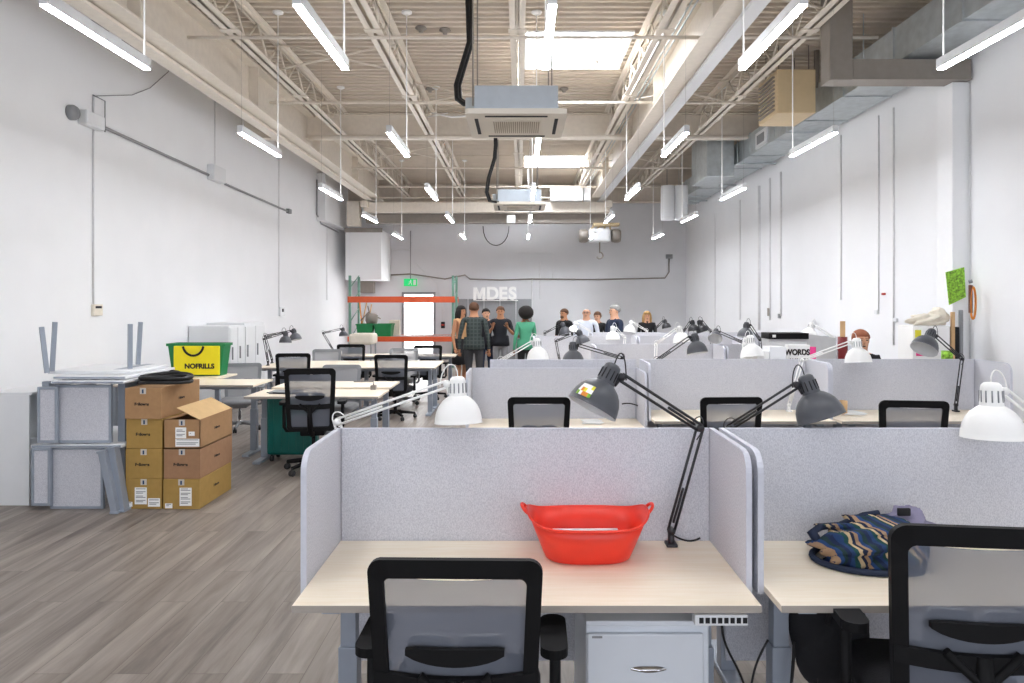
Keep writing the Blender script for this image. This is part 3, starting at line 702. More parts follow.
# ------------------------------------------------------------------ desks with felt screens
def desk(xc, yf, z, w=1.52, label='', depth=.61, screens=True, sides=(True, True), rot=0, top_z=None, below=.5, thick=.019, cat='desk', group='sit-stand desks', sh=.46, edge='desk_edge', cross=True):
    """local: front edge at y=0, back at y=depth; rot=PI flips it"""
    t = thing('desk', label, 'desk', (xc, yf, 0), rot, group)
    m = MB(); m.box(-w/2, w/2, 0, depth, z-.024, z-.0005, bev=.002)
    m.build('tabletop', 'maple', t)
    MB().box(-w/2, w/2, -.0015, .0, z-.024, z-.001).build('edge_band', 'desk_edge', t)
    for sx in (-1, 1):
        x = sx*(w/2-.11)
        m = MB(); m.box(x-.035, x+.035, depth/2-.02, depth/2+.05, .03, z*.62, bev=.003)
        m.box(x-.04, x+.04, .06, depth-.04, 0, .03, bev=.005)
        lg = m.build('leg', 'desk_steel', t)
        MB().box(x-.028, x+.028, depth/2-.012, depth/2+.042, z*.62, z-.05, bev=.002).build('inner_column', 'desk_steel', lg)
        MB().box(x-.03, x+.03, .06, depth-.06, z-.055, z-.026).build('top_bracket', 'desk_steel', lg)
    MB().box(-w/2+.15, w/2-.15, depth/2-.0, depth/2+.03, z-.085, z-.027).build('crossbar', 'desk_steel', t)
    if screens:
        ztop = (z+sh) if top_z is None else top_z
        r = .07
        m = MB(); m.box(-w/2+.002, w/2-.002, depth+.004, depth+.004+thick, z-below, ztop, bev=.004)
        sc = m.build('back_screen', 'felt', t)
        MB().box(-w/2+.004, w/2-.004, depth+.003, depth+.005+thick, ztop-.001, ztop+.002).build('screen_edge', 'felt_edge', sc)
        for i, sx in enumerate((-1, 1)):
            if not sides[i]: continue
            y0_ = .16; y1_ = depth+.004+thick
            pts = [(y1_, z-.03), (y1_, ztop)]
            for k in range(7):
                a = PI/2*k/6; pts.append((y0_+r-r*math.sin(a), ztop-r+r*math.cos(a)))
            pts += [(y0_, z-.03)]
            xa = sx*(w/2+.002); xb = sx*(w/2+.002+thick)
            m = MB(); m.prism(pts, xa, xb, 'x')
            sd = m.build('side_screen', 'felt', t)
            m = MB(); tp = pts[1:]
            path = [Vector(((xa+xb)/2, a_, b_)) for a_, b_ in tp]
            vs = []; hw = thick/2+.0006
            for i2, pth in enumerate(path):
                nxt = path[min(i2+1, len(path)-1)]; prv = path[max(i2-1, 0)]; d = (nxt-prv).normalized(); nrm = Vector((0, d.z, -d.y))*-.0018
                vs += [pth+nrm*-1+Vector((-hw, 0, 0)), pth+nrm*-1+Vector((hw, 0, 0)), pth+nrm*2+Vector((hw, 0, 0)), pth+nrm*2+Vector((-hw, 0, 0))]
            fs = []
            for i2 in range(len(path)-1):
                for q in range(4): fs.append((i2*4+q, i2*4+(q+1) % 4, (i2+1)*4+(q+1) % 4, (i2+1)*4+q))
            m.add(vs, fs); m.build('screen_edge', 'felt_edge', sd)
    return t
Z = .74
DL = desk(.022, 2.24, Z, 1.526, 'maple desk with grey felt screens holding the red tub, nearest the camera')
DR = desk(1.604, 2.24, Z, 1.51, 'maple desk with grey felt screens holding the striped bag, front right')
desk(.022, 3.53, Z, 1.526, 'maple desk backing onto the red tub desk behind its screen', rot=PI, screens=False)
desk(1.604, 3.53, Z, 1.51, 'maple desk backing onto the striped bag desk behind its screen', rot=PI, screens=False)
y2 = 5.70
desk(.31, y2, .66, 1.50, 'lowered maple desk with felt screens, left end of the second row', sides=(True, True), group='sit-stand desks')
desk(1.865, y2, Z, 1.50, 'maple desk with felt screens, second desk of the second row')
desk(3.41, y2, Z, 1.50, 'maple desk with felt screens and clamped grey lamp, right end of second row', sides=(True, True))
for i, (xc, w) in enumerate(((.40, 1.36), (1.865, 1.50), (3.41, 1.50))):
    desk(xc, y2+.61+.06+.65, Z, w, 'maple desk backing onto the second row, '+['left', 'middle', 'right'][i]+' one', rot=PI, sides=(False, False), sh=.45)
# further rows
for i, (xc, yf, w) in enumerate(((1.66, 8.0, 1.50), (3.22, 8.0, 1.50), (.97, 10.05, 1.50), (2.53, 10.05, 1.50), (4.06, 10.05, 1.4), (1.97, 11.3, 1.50), (3.53, 11.3, 1.50))):
    nm = ['third row, left desk', 'third row, right desk with the grey machine', 'fourth row, left desk', 'fourth row, middle desk', 'fourth row, desk by the right wall', 'last row, left desk', 'last row, right desk'][i]
    desk(xc, yf, Z, w, 'pale felt-screened desk in the '+nm)
# left cluster
desk(-3.72, 7.6, .81, 1.56, 'raised maple desk against the cardboard boxes, front one', screens=False)
desk(-4.38, 8.86, .81, 1.5, 'raised maple desk carrying the green crate, behind the boxes', rot=PI, screens=False)
desk(-2.20, 7.26, .73, 1.42, 'maple desk over the teal suitcase on the left side', screens=False)
desk(-2.16, 8.5, .75, 1.36, 'maple desk behind the teal suitcase desk, left side', rot=PI, screens=False)
desk(-3.31, 10.36, Z, 1.34, 'maple desk with two clamped lamps, middle left bench', screens=False)
desk(-1.95, 10.36, Z, 1.34, 'maple desk at the right end of the middle left bench', screens=False)
desk(-3.31, 11.60, Z, 1.34, 'far-side maple desk of the middle left bench, wall end', rot=PI, screens=False)
desk(-1.95, 11.60, Z, 1.34, 'far-side maple desk of the middle left bench, aisle end', rot=PI, screens=False)
desk(-2.94, 12.55, Z, 1.16, 'maple desk of the rear left bench, wall end', screens=False)
desk(-1.77, 12.55, Z, 1.16, 'maple desk of the rear left bench, aisle end', screens=False)

# under-desk power strip, pedestal, cables
t = thing('power_strip', 'white socket strip fixed under the red tub desk', 'power strip', (.66, 2.27, .67))
p0 = P(695, 615, 304); p1 = P(748, 626, 304)
MB().box(p0.x, p1.x, p0.y, p0.y+.04, p1.z, p0.z, bev=.003).build('case', 'white_metal', t, world=True)
for i in range(8):
    x = p0.x+.014+i*.0205
    MB().box(x, x+.014, p0.y-.002, p0.y+.001, p1.z+.009, p0.z-.009).build('socket', 'vent_dark', t, world=True)
sp = 292.0; a = P(586, 627, sp); c = P(710, 683, sp)
defm('pedestal_grey', '#dde2e9', .4, var=.01)
t = thing('file_pedestal', 'white metal file pedestal with an oval handle under the red tub desk', 'cabinet', ((a.x+c.x)/2, a.y+.25, 0))
MB().box(a.x, c.x, a.y+.012, a.y+.52, .04, a.z, bev=.006).build('body', 'pedestal_grey', t, world=True)
m = MB(); m.box(a.x+.004, c.x-.022, a.y-.006, a.y+.011, .33, a.z-.022, bev=.006); dr = m.build('drawer', 'pedestal_grey', t, world=True)
hx = P(648, 0, sp).x; hz_ = P(0, 668, sp).z
m = MB(); m.add(*(lambda: ([(hx+.062*math.cos(q)*k, a.y-.008-(.012 if k < .6 else 0), hz_+.011*math.sin(q)*k) for k in (1, .55) for q in [2*PI*j/20 for j in range(20)]], [(j, (j+1) % 20, 20+(j+1) % 20, 20+j) for j in range(20)]+[tuple(range(20, 40))]))(), 0, True)
hd = m.build('handle', 'chrome', t, world=True)
m = MB(); m.box(a.x+.004, c.x-.022, a.y-.006, a.y+.011, .06, .32, bev=.006); m.build('drawer', 'pedestal_grey', t, world=True)
MB().box(a.x+.02, a.x+.055, a.y-.008, a.y-.006, a.z-.035, a.z-.028).build('nameplate', 'grey_plastic', t, world=True)
MB().box(a.x-.0, c.x, a.y, a.y+.54, a.z+.001, a.z+.02, bev=.004).build('top', 'pedestal_grey', t, world=True)
m = MB()
for (x, y) in ((a.x+.05, a.y+.06), (c.x-.05, a.y+.06), (a.x+.05, a.y+.46), (c.x-.05, a.y+.46)): m.lathe([(0, -.01), (.02, -.01), (.02, .01), (0, .01)], (x, y, .02), (1, 0, 0), 12)
m.build('caster', 'rubber', t, world=True)
def cable(label, pts, r=.004, name='power_cable', m='cable_black'):
    q = []
    for i in range(0, len(pts)-3, 3): q += bez(*pts[i:i+4], n=10)
    return tag(MB().tube(q, r, 6).build(name, m), label, 'cable')
cable('black cable looping down from the socket strip', [P(722, 626, 300), P(722, 650, 298), P(742, 668, 295), P(745, 690, 290)])
cable('black cable hanging behind the red tub desk edge', [P(768, 640, 285), P(757, 660, 285), P(752, 670, 285), P(750, 700, 285)])
cable('black cable with plug hanging beside the right desk leg', [P(794, 642, 280), P(794, 660, 280), P(792, 675, 280), P(790, 700, 280)], .006)
cable('thin black cable hanging under the striped bag desk', [P(825, 630, 280), P(823, 650, 280), P(818, 665, 280), P(815, 700, 280)])

# ------------------------------------------------------------------ chairs
def chair(label, kind='black', group=None):
    fm = 'black_plastic' if kind == 'black' else 'grey_plastic'; mm = 'mesh_black' if kind == 'black' else 'mesh_grey'
    t = thing('office_chair', label, 'chair', group=group)
    ht, hb, wt = 1.0, .50, .49
    def shape(w, tz, bz, taper):   # closed loop of (x,z), slightly dipped top, rounded corners, tapered to the bottom
        pts = []
        base = rrect(w, tz-bz, .045 if w > .45 else .024, 0, (tz+bz)/2, 6)
        for x, z in base:
            f = min(1, max(0, (z-bz)/(tz-bz))); sx = 1+.045*math.sin(PI*min(1, (1-f)*1.1))-taper*(1-f)**3
            zz = z-(.010*(1-(2*x/w)**2) if z > (tz+bz)/2 else -.03*(1-(2*x/w)**2)*-1)
            pts.append((x*sx, zz))
        return pts
    def yc(x, z): f = (z-hb)/(ht-hb); return -.215-.05*f*f+.03*(1-(2*x/wt)**2)*-1+.02
    outer = shape(wt, ht, hb-.08, .10); inner = shape(wt-.088, ht-.055, hb-.05, .10)
    m = MB(); n = len(outer); d = .022
    vs = [(x, yc(x, z)-d/2, z) for x, z in outer]+[(x, yc(x, z)-d/2, z) for x, z in inner]+[(x, yc(x, z)+d/2, z) for x, z in inner]+[(x, yc(x, z)+d/2, z) for x, z in outer]
    fs = []
    for k in range(4):
        k2 = (k+1) % 4; fs += [(k*n+i, k*n+(i+1) % n, k2*n+(i+1) % n, k2*n+i) for i in range(n)]
    m.add(vs, fs, 0, False); fr = m.build('back_frame', fm, t)
    # mesh
    m = MB(); ny = 10; nx = 10; vs = []; iw = wt-.08
    for i in range(ny+1):
        z = hb-.045+(ht-.05-(hb-.045))*i/ny; f = min(1, max(0, (z-(hb-.08))/(ht-hb+.08))); sx = 1+.045*math.sin(PI*min(1, (1-f)*1.1))-.10*(1-f)**3
        for j in range(nx+1):
            x = -iw/2+iw*j/nx; zz = z-(.010*(1-(2*x/wt)**2))*i/ny; vs.append((x*sx, yc(x*sx, z)+.002, zz))
    m.add(vs, [(i*(nx+1)+j, i*(nx+1)+j+1, (i+1)*(nx+1)+j+1, (i+1)*(nx+1)+j) for i in range(ny) for j in range(nx)], 0, True)
    m.build('mesh_back', mm, t)
    # belt, lumbar
    m = MB(); vs = []; k = 12
    for i in range(k+1):
        x = -wt*.47+wt*.94*i/k; f = (.64-hb)/(ht-hb)
        for (dy, dz) in ((-.04, .0), (-.04, .045), (-.02, .045), (-.02, .0)): vs.append((x, yc(x, .64)+dy+.014, .625+dz-.01*(1-(2*x/wt)**2)))
    fs = [tuple(range(4)), tuple(range(4*k+3, 4*k-1, -1))]
    for i in range(k): fs += [(i*4+q, i*4+(q+1) % 4, (i+1)*4+(q+1) % 4, (i+1)*4+q) for q in range(4)]
    m.add(vs, fs); m.build('back_belt', fm, t)
    m = MB(); vs = []
    for i in range(k+1):
        x = -.14+.28*i/k; e = .022*math.sqrt(max(0, 1-(x/.145)**2))
        for (dy, dz) in ((-.03, -e), (-.03, e+.004), (-.012, e+.004), (-.012, -e)): vs.append((x, yc(x, .70)+dy, .72+dz+.012*(x/.14)**2*1.0))
    m.add(vs, fs); m.build('lumbar_bar', fm, t)
    for sx in (-1, 1):
        o = rrect(.135, .13, .03, sx*.074, .70, 4); m = MB(); nn = len(o)
        m.add([(x, yc(x, .7)+.012, z) for x, z in o]+[(x, yc(x, .7)+.03, z) for x, z in o], [tuple(range(nn)), tuple(range(2*nn-1, nn-1, -1))]+[(i, (i+1) % nn, nn+(i+1) % nn, nn+i) for i in range(nn)])
        m.build('lumbar_pad', 'grey_plastic' if kind == 'grey' else 'grey_laminate', t)
    m = MB(); m.tube([(0, -.25, .66), (0, -.27, .55), (0, -.22, .42), (0, -.08, .36), (0, 0, .36)], [.022, .024, .028, .03, .03], 8)
    m.tube([(-.1, -.245, .665), (0, -.262, .58), (.1, -.245, .665)], .014, 8)
    m.build('spine', fm, t)
    # seat
    o = rrect(.49, .48, .09, 0, .0, 6); nn = len(o); m = MB()
    rings = [(.90, .405), (.98, .42), (1.0, .445), (.97, .475), (.85, .488)]
    vs = []; fs = []
    for (sc, z) in rings: vs += [(x*sc, y*sc+.03, z) for x, y in o]
    for k2 in range(len(rings)-1): fs += [(k2*nn+i, k2*nn+(i+1) % nn, (k2+1)*nn+(i+1) % nn, (k2+1)*nn+i) for i in range(nn)]
    fs += [tuple(range(nn))[::-1], tuple(range((len(rings)-1)*nn, len(rings)*nn))]
    m.add(vs, fs, 0, True); m.build('seat', 'black_fabric' if kind == 'black' else 'grey_plastic', t)
    MB().box(-.12, .12, -.1, .14, .345, .405, bev=.015).build('tilt_mechanism', fm, t)
    for sx in (-1, 1):
        m = MB(); m.tube([(sx*.15, 0, .39), (sx*.27, 0, .39), (sx*.29, 0, .42), (sx*.29, .0, .64)], .018, 8)
        am = m.build('armrest', fm, t)
        o = rrect(.085, .25, .04, sx*.285, .02, 5); m = MB(); m.prism(o, .64, .668, 'z'); m.build('arm_pad', fm, am)
    MB().lathe([(.025, .09), (.025, .2), (.018, .2), (.018, .35)], (0, 0, 0), n=14).build('gas_lift', 'chrome' if kind == 'grey' else 'black_plastic', t)
    m = MB(); m.lathe([(0, .13), (.045, .13), (.05, .075), (0, .07)], (0, 0, 0), n=14)
    for k2 in range(5):
        a = 2*PI*k2/5+.3; m.tube([(.03*math.cos(a), .03*math.sin(a), .105), (.29*math.cos(a), .29*math.sin(a), .075)], [.026, .017], 8)
    m.build('star_base', fm, t)
    for k2 in range(5):
        a = 2*PI*k2/5+.3; x, y = .29*math.cos(a), .29*math.sin(a)
        m = MB()
        for dd in (-.013, .013): m.lathe([(0, -.008), (.028, -.008), (.03, 0), (.028, .008), (0, .008)], (x-dd*math.sin(a), y+dd*math.cos(a), .03), (-math.sin(a), math.cos(a), 0), 12)
        m.tube([(x, y, .03), (x, y, .08)], .01, 6)
        m.build('caster', 'rubber', t)
    return t
GB = 'black mesh task chairs'; GG = 'grey mesh task chairs'
CH = chair('black mesh office chair pushed up to the desk with the red tub', 'black', GB)
def put(ch, first, px, s, topy, yaw, label, group, near=.25):
    """backrest seen at scale s and centre px; scale height to reach topy"""
    yb = F/s; ztop = HC-(topy-VY)/s; c = first if first else dup(ch, (0, 0, 0), 0, label, group)
    back = Vector((0, -.24, 0)); back.rotate(Quaternion((0, 0, 1), yaw))
    c.location = ((px-VX)/s-back.x, yb-back.y, 0); c.rotation_euler = (0, 0, yaw); c.scale = (1, 1, ztop/1.0)
    return c
put(CH, CH, 455, 354, 556, -.02, None, None)
put(CH, None, 982, 352, 524, -.12, 'black mesh office chair at the desk with the striped bag', GB)
put(CH, None, 539, 127, 396.5, 0, 'black mesh office chair, left of three at the second row', GB)
put(CH, None, 731.5, 127, 396.5, .05, 'black mesh office chair, middle of three at the second row', GB)
put(CH, None, 914, 133, 400, -.12, 'black mesh office chair, right of three at the second row', GB)
put(CH, None, 310, 101, 368, .15, 'black mesh office chair in front of the teal suitcase', GB)
put(CH, None, 293, 69, 353, .1, 'black mesh office chair right of the lamp pair, middle left bench', GB)
put(CH, None, 391, 69, 354.5, -.08, 'black mesh office chair by the aisle end of the middle left bench', GB)
put(CH, None, 351, 57, 344, 0, 'black mesh office chair at the rear left bench, wall end', GB)
put(CH, None, 428, 57, 345, 0, 'black mesh office chair at the rear left bench, aisle end', GB)
CG = chair('grey mesh office chair facing the camera behind the raised desk', 'grey', GG)
put(CG, CG, 243, 72, 363, PI+.2, None, None)
put(CG, None, 342, 77.5, 364.5, PI, 'grey mesh office chair facing the camera behind the suitcase desk', GG)
put(CG, None, 327, 58, 349, PI, 'grey mesh office chair facing the camera, middle left bench, wall end', GG)
put(CG, None, 404, 58, 348, PI, 'grey mesh office chair facing the camera, middle left bench, aisle end', GG)

# ------------------------------------------------------------------ desk lamps
def lamp(label, B, E, T, D, col='dark', k=1.0, sticker=False, elbow2=None, n=24, hook=True):
    cm = {'dark': 'lamp_dark', 'white': 'lamp_white', 'black': 'lamp_black'}[col]; am = {'dark': 'lamp_black', 'white': 'lamp_white', 'black': 'lamp_black'}[col]
    if am == 'lamp_black' and col == 'dark': am = 'lamp_black'
    t = thing('desk_lamp', label, 'desk lamp', B, group={'dark': 'dark grey clamp desk lamps', 'white': 'white clamp desk lamps', 'black': 'black clamp desk lamps'}[col])
    B, E, T, D = Vector(B), Vector(E), Vector(T), Vector(D).normalized()
    m = MB(); m.box(B.x-.022, B.x+.022, B.y-.025, B.y+.03, B.z, B.z+.012, bev=.003); m.box(B.x-.012, B.x+.012, B.y+.0, B.y+.012, B.z+.01, B.z+.055, bev=.003)
    m.lathe([(.012, 0), (.014, .01), (.012, .06), (0, .06)], B+Vector((0, 0, .005)), n=10)
    m.box(B.x-.018, B.x+.018, B.y-.02, B.y+.02, B.z-.045, B.z-.027) 
    m.build('clamp', am, t, world=True)
    B2 = B+Vector((0, 0, .06))
    def arm(a, c, nm, off=.013):
        d = (c-a).normalized(); side = d.cross(Vector((0, 1, 0)));
        if side.length < .2: side = d.cross(Vector((1, 0, 0)))
        side.normalize(); m = MB()
        for s_ in (-1, 1): m.tube([a+side*off*s_, c+side*off*s_], .0058, 6)
        m.build(nm, am, t, world=True)
        m = MB(); q = a+(c-a)*.08; q2 = a+(c-a)*.42; nn = 26; pts = []
        u = side; v = d.cross(side)
        m.tube([q, q2], .0055, 6); m.build('spring', am, t, world=True)
    arm(B2, E, 'lower_arm'); arm(E, T, 'upper_arm')
    for q_ in (E, T, B2): MB().lathe([(0, -.013), (.015, -.013), (.015, .013), (0, .013)], q_, (0, 1, 0), 12).build('joint', am, t, world=True)
    # neck + shade
    side = D.cross(Vector((0, 1, 0)))
    if side.length < .3: side = D.cross(Vector((1, 0, 0)))
    side.normalize()
    if (T-E).dot(side) > 0: side = -side
    N0 = T-D*.03*k-side*.042*k           # top of neck (away from elbow)
    m = MB(); m.lathe([(0, 0), (.02*k, .002*k), (.029*k, .010*k), (.031*k, .02*k), (.035*k, .08*k)], N0, D, n)
    q = Vector((0, 0, 1)).rotation_difference(D)
    for j in range(12):
        a = 2*PI*j/12; c = N0+q @ Vector((.0335*k*math.cos(a), .0335*k*math.sin(a), 0))
        m.tube([c+D*.028*k, c+D*.066*k], .0028*k, 4, mi=1)
    sh = m.build('lamp_neck', [cm, 'vent_dark' if col != 'white' else 'grey_plastic'], t, world=True)
    m = MB(); pr = [(.036, .078), (.046, .084), (.062, .097), (.076, .115), (.086, .137), (.092, .162), (.0935, .18), (.0955, .182)]
    inn = [(r-.003, t_+.002) for r, t_ in pr[:-1]][::-1]
    m.lathe([(r*k, t_*k) for r, t_ in pr], N0, D, n); m.lathe([(pr[-1][0]*k, pr[-1][1]*k)]+[(r*k, t_*k) for r, t_ in inn]+[(0, .085*k)], N0, D, n, mi=1)
    shd = m.build('lamp_shade', [cm, 'lamp_inner' if col != 'white' else 'lamp_white'], t, world=True)
    m = MB(); m.tube([T, N0+D*.07*k+side*.034*k], .008, 6); m.build('swivel', am, t, world=True)
    # cord loops
    up = Vector((0, 0, 1))
    MB().tube(bez(T+(E-T)*.06, T+(E-T).normalized()*.03+up*.10, N0-D*.05+up*.03, N0, 10), .0028, 5).build('cord', am, t, world=True)
    m = MB(); m.tube(bez(E+(T-E).normalized()*.05, E+up*.08-(T-E).normalized()*.0, E+up*.05-(T-E).normalized()*.07, E+(B2-E).normalized()*.05, 10), .0028, 5)
    m.build('cord', am, t, world=True)
    if sticker:
        m = MB(); R = .0915*k
        cells = []
        cols = 3
        tv = Vector((-.62, -.75, .2)); a_c = max([2*PI*i/72 for i in range(72)], key=lambda a: (q @ Vector((math.cos(a), math.sin(a), 0))).dot(tv)); sticker = a_c-.33
        for iu in range(5):
            for iv in range(3):
                a0 = sticker+iu*.13; pr2 = [(.0785, .118), (.0855, .134), (.0905, .150), (.0935, .166)]
                r0, t0 = pr2[iv]; r1, t1 = pr2[iv+1]
                vs = [N0+q @ Vector((r*k*1.02*math.cos(a), r*k*1.02*math.sin(a), t_*k)) for a, r, t_ in ((a0, r0, t0), (a0+.13, r0, t0), (a0+.13, r1, t1), (a0, r1, t1))]
                m.add(vs, [(0, 1, 2, 3)], random.choice([0, 0, 1, 2, 3]))
        m.build('sticker', ['paper', 'sticker_yellow', 'poster_green', 'orange'], shd, world=True)
    return t
def PX(b, e, t): return P(*b), P(*e), P(*t)
dz = Z+.001
# nearest: foreground grey lamp
Bp = Vector((P(671, 0, 247).x, 2.79, Z)); E = P(700, 428, 252); T = P(621, 377, 276)
lamp('large dark grey clamp lamp with a bright sticker on its shade, beside the red tub', Bp, E, T, (-.48, -.2, -.86), 'dark', 1.0, sticker=-2.3)
cable('short black lamp cord with switch lying behind the red tub desk lamp', [P(668, 532, 247), P(680, 540, 246), P(690, 544, 245), P(700, 538, 244)], .004)
def on_desk(px, yd, z=Z): return Vector(((px-VX)*yd/F, yd, z))
lamp('white clamp lamp on the left with a long white arm, nearest white one', on_desk(362, 3.0), P(337, 422, 228), P(447, 384, 240), (.03, -.08, -1), 'white', 1.06)
lamp('dark grey clamp lamp hanging right of the near divider', on_desk(722, 3.2), P(729, 428, 222), P(797, 385, 236), (.30, -.2, -.93), 'dark', 1.06)
lamp('large white clamp lamp at the right edge of the picture', on_desk(1045, 3.1), P(1052, 428, 226), P(1004, 391, 250), (.0, -.06, -1), 'white', 1.22)
# second row
def yrow(r): return {2: 6.2, 2.5: 6.75, 3: 8.45, 4: 10.5, 5: 11.95}[r]
def lamp2(label, bx, row, e, t, d, col, k=1.0):
    y = yrow(row); B = on_desk(bx, y); s = F/y
    lamp(label, B, P(e[0], e[1], s), P(t[0], t[1], s*t[2] if len(t) > 2 else s), d, col, k*1.16, n=16)
lamp2('dark grey clamp lamp behind the sticker lamp in the second row', 618, 2.5, (622, 358), (578, 345), (0, -.1, -1), 'dark', 1.0)
lamp2('white clamp lamp left end of the second row under the green-shirted person', 497, 2.5, (500, 361), (532, 342), (.05, -.1, -1), 'white', 1.0)
lamp2('dark grey clamp lamp with raised arm above the second row divider', 655, 2.5, (656, 361), (690, 337), (.12, -.2, -1), 'dark', .95)
lamp2('white clamp lamp drooping over the second desk of the second row', 742, 2.5, (744, 344), (745, 339), (.05, -.2, -1), 'white', 1.05)
lamp2('white clamp lamp in front of the seated person, arm raised from the right', 789, 2, (802, 360), (851, 342), (.03, -.1, -1), 'white', 1.05)
lamp2('dark grey clamp lamp bending left at the right end of the second row', 956, 2, (962, 359), (936, 336), (-.55, -.3, -.8), 'dark', 1.05)
# third row and beyond
lamp2('dark clamp lamp in front of the white-shirted man', 560, 4, (556, 341), (576, 333), (.35, -.1, -1), 'dark', 1.05)
lamp2('white clamp lamp right of the white-shirted man, over the fourth row', 622, 4, (625, 338), (616, 328), (0, -.1, -1), 'white', 1.0)
lamp2('dark clamp lamp below the bearded man in black', 545, 5, (545, 333), (560, 325), (.3, -.1, -1), 'dark', 1.0)
lamp2('white clamp lamp beside the bearded man in black', 585, 5, (590, 331), (578, 324), (-.3, -.1, -1), 'white', .9)
lamp2('white clamp lamp below the grey-haired man in navy', 640, 5, (647, 331), (634, 323), (-.2, -.1, -1), 'white', 1.0)
lamp2('black clamp lamp right of the blond woman', 655, 5, (656, 328), (663, 321), (.2, -.1, -1), 'black', .75)
lamp2('dark clamp lamp pair by the far corner, left one', 684, 4, (683, 332), (690, 322), (.1, -.1, -1), 'black', .8)
lamp2('dark clamp lamp pair by the far corner, right one', 712, 4, (711, 332), (702, 321), (.35, -.1, -1), 'black', .9)
lamp2('white clamp lamp left of the raised-arm grey lamp', 655, 3, (656, 344), (676, 329), (.1, -.1, -1), 'white', .95)
lamp2('dark clamp lamp turned sideways above the third row', 744, 3, (744, 343), (719, 332), (-.25, -.6, -.6), 'dark', .8)
lamp2('dark clamp lamp with its head against the right wall', 762, 3, (760, 340), (750, 325), (-.15, -.1, -1), 'dark', .9)
lamp2('white clamp lamp on the third row above the grey machine', 843, 3, (834, 338), (815, 326), (-.3, -.1, -1), 'white', .9)
# left bench lamps
y = 10.7; s = F/y
lamp('dark clamp lamp at the left end of the middle left bench, front of a pair', on_desk(268, 10.7), P(264, 339, s), P(283, 333, s), (.0, -.1, -1), 'dark', 1.0, n=16)
lamp('dark clamp lamp at the left end of the middle left bench, back of a pair', on_desk(272, 11.1), P(265, 336, F/11.1), P(291, 331, F/11.1), (.25, -.1, -1), 'dark', 1.05, n=16)
lamp('dark clamp lamp at the rear left bench reaching right', on_desk(334, 12.9), P(323, 333, F/12.9), P(341, 329, F/12.9), (.1, -.1, -1), 'dark', .9, n=16)

# ------------------------------------------------------------------ red tub with papers
ty = 2.69; tx = P(587, 0, F/ty).x
t = thing('flexible_tub', 'bright red flexible plastic tub on the nearest maple desk', 'tub', (tx, ty, Z))
def se(a, b, n, k=2.8, ):
    r = []
    for i in range(n):
        q = 2*PI*i/n; c, s_ = math.cos(q), math.sin(q)
        r.append((a*math.copysign(abs(c)**(2/k), c), b*math.copysign(abs(s_)**(2/k), s_), c))
    return r
n = 56; rings = [(.155, .105, .0), (.165, .115, .006), (.178, .124, .03), (.205, .142, .085), (.232, .160, .142)]
m = MB(); vs = []; fs = []
def rimz(c, f): return .038*abs(c)**5*f
allr = []
for idx, (a, b_, z) in enumerate(rings):
    allr.append([(x, y, z+rimz(c, z/.142)) for x, y, c in se(a, b_, n)])
th = .004
for idx, (a, b_, z) in enumerate(rings[::-1][:-1]):
    allr.append([(x, y, max(z, .008)+rimz(c, z/.142)) for x, y, c in se(a-th, b_-th, n)])
for r in allr: vs += r
for k in range(len(allr)-1): fs += [(k*n+i, k*n+(i+1) % n, (k+1)*n+(i+1) % n, (k+1)*n+i) for i in range(n)]
fs += [tuple(range(n))[::-1], tuple(range((len(allr)-1)*n, len(allr)*n))]
m.add(vs, fs, 0, True); m.build('shell', 'red_plastic', t)
m = MB(); k = len(rings)-1
rp = [(x*1.008, y*1.008, .142+rimz(c, 1)) for x, y, c in se(.232, .16, n)]
m.tube(rp, .005, 6, closed=True); m.build('rim', 'red_plastic', t)
for sx in (-1, 1):
    pts = bez((sx*.232, -.035, .172), (sx*.262, -.04, .205), (sx*.262, .04, .205), (sx*.232, .035, .172), 12)
    MB().tube(pts, .0065, 8).build('handle', 'red_plastic', t)
t2 = thing('paper_stack', 'stack of white paper lying inside the red tub', 'paper', (tx, ty, Z+.012))
for i in range(3):
    MB().box(-.135+i*.003, .135-i*.002, -.075+.002*i, .078, .022*i, .021+.022*i, R=Matrix.Rotation(.01*i, 4, 'Z')).build('sheet_bundle', 'paper', t2)

# ------------------------------------------------------------------ striped bag
by = 2.64; bx = P(876, 0, F/by).x
t = thing('shoulder_bag', 'crumpled blue and cream striped cloth bag on the front right desk', 'bag', (bx, by, Z))
def blob(m, c, r, seed, n=36, amp=.1, flat=0, mi=0):
    random.seed(seed); fr = [(random.uniform(2, 6), random.uniform(2, 6), random.uniform(0, 6)) for _ in range(5)]
    h = n//2; vs = []
    for i in range(h+1):
        ph = PI*i/h
        for j in range(n):
            th_ = 2*PI*j/n; d = 1
            if 0 < i < h:
                for a_, b_, c_ in fr: d += amp/2*math.sin(round(a_)*th_+b_*ph*1.5+c_)*math.sin(ph)
            x = r[0]*d*math.sin(ph)*math.cos(th_); y = r[1]*d*math.sin(ph)*math.sin(th_); z = max(r[2]*d*math.cos(ph), -c[2]+flat)
            vs.append((c[0]+x, c[1]+y, c[2]+z))
    m.add(vs, [(i*n+j, (i+1)*n+j, (i+1)*n+(j+1) % n, i*n+(j+1) % n) for i in range(h) for j in range(n)], mi, True)
m = MB(); blob(m, (-.03, -.02, .055), (.20, .13, .085), 3, amp=.16, flat=.004); blob(m, (.02, .02, .10), (.17, .11, .06), 5, amp=.2); blob(m, (-.13, -.06, .04), (.09, .07, .05), 9, amp=.2, flat=.004)
m.build('cloth_body', 'bag_stripes', t)
m = MB(); m.tube([(-.235+.01*math.cos(a)*0+(.21*(1-math.cos(a))*.5*0), 0, 0) for a in ()] or [( -.03+.215*math.cos(a), -.02+.15*math.sin(a), .012) for a in [PI*.75+i*PI*.95/16 for i in range(17)]], .012, 8)
m.build('piping', 'cl_navy', t)
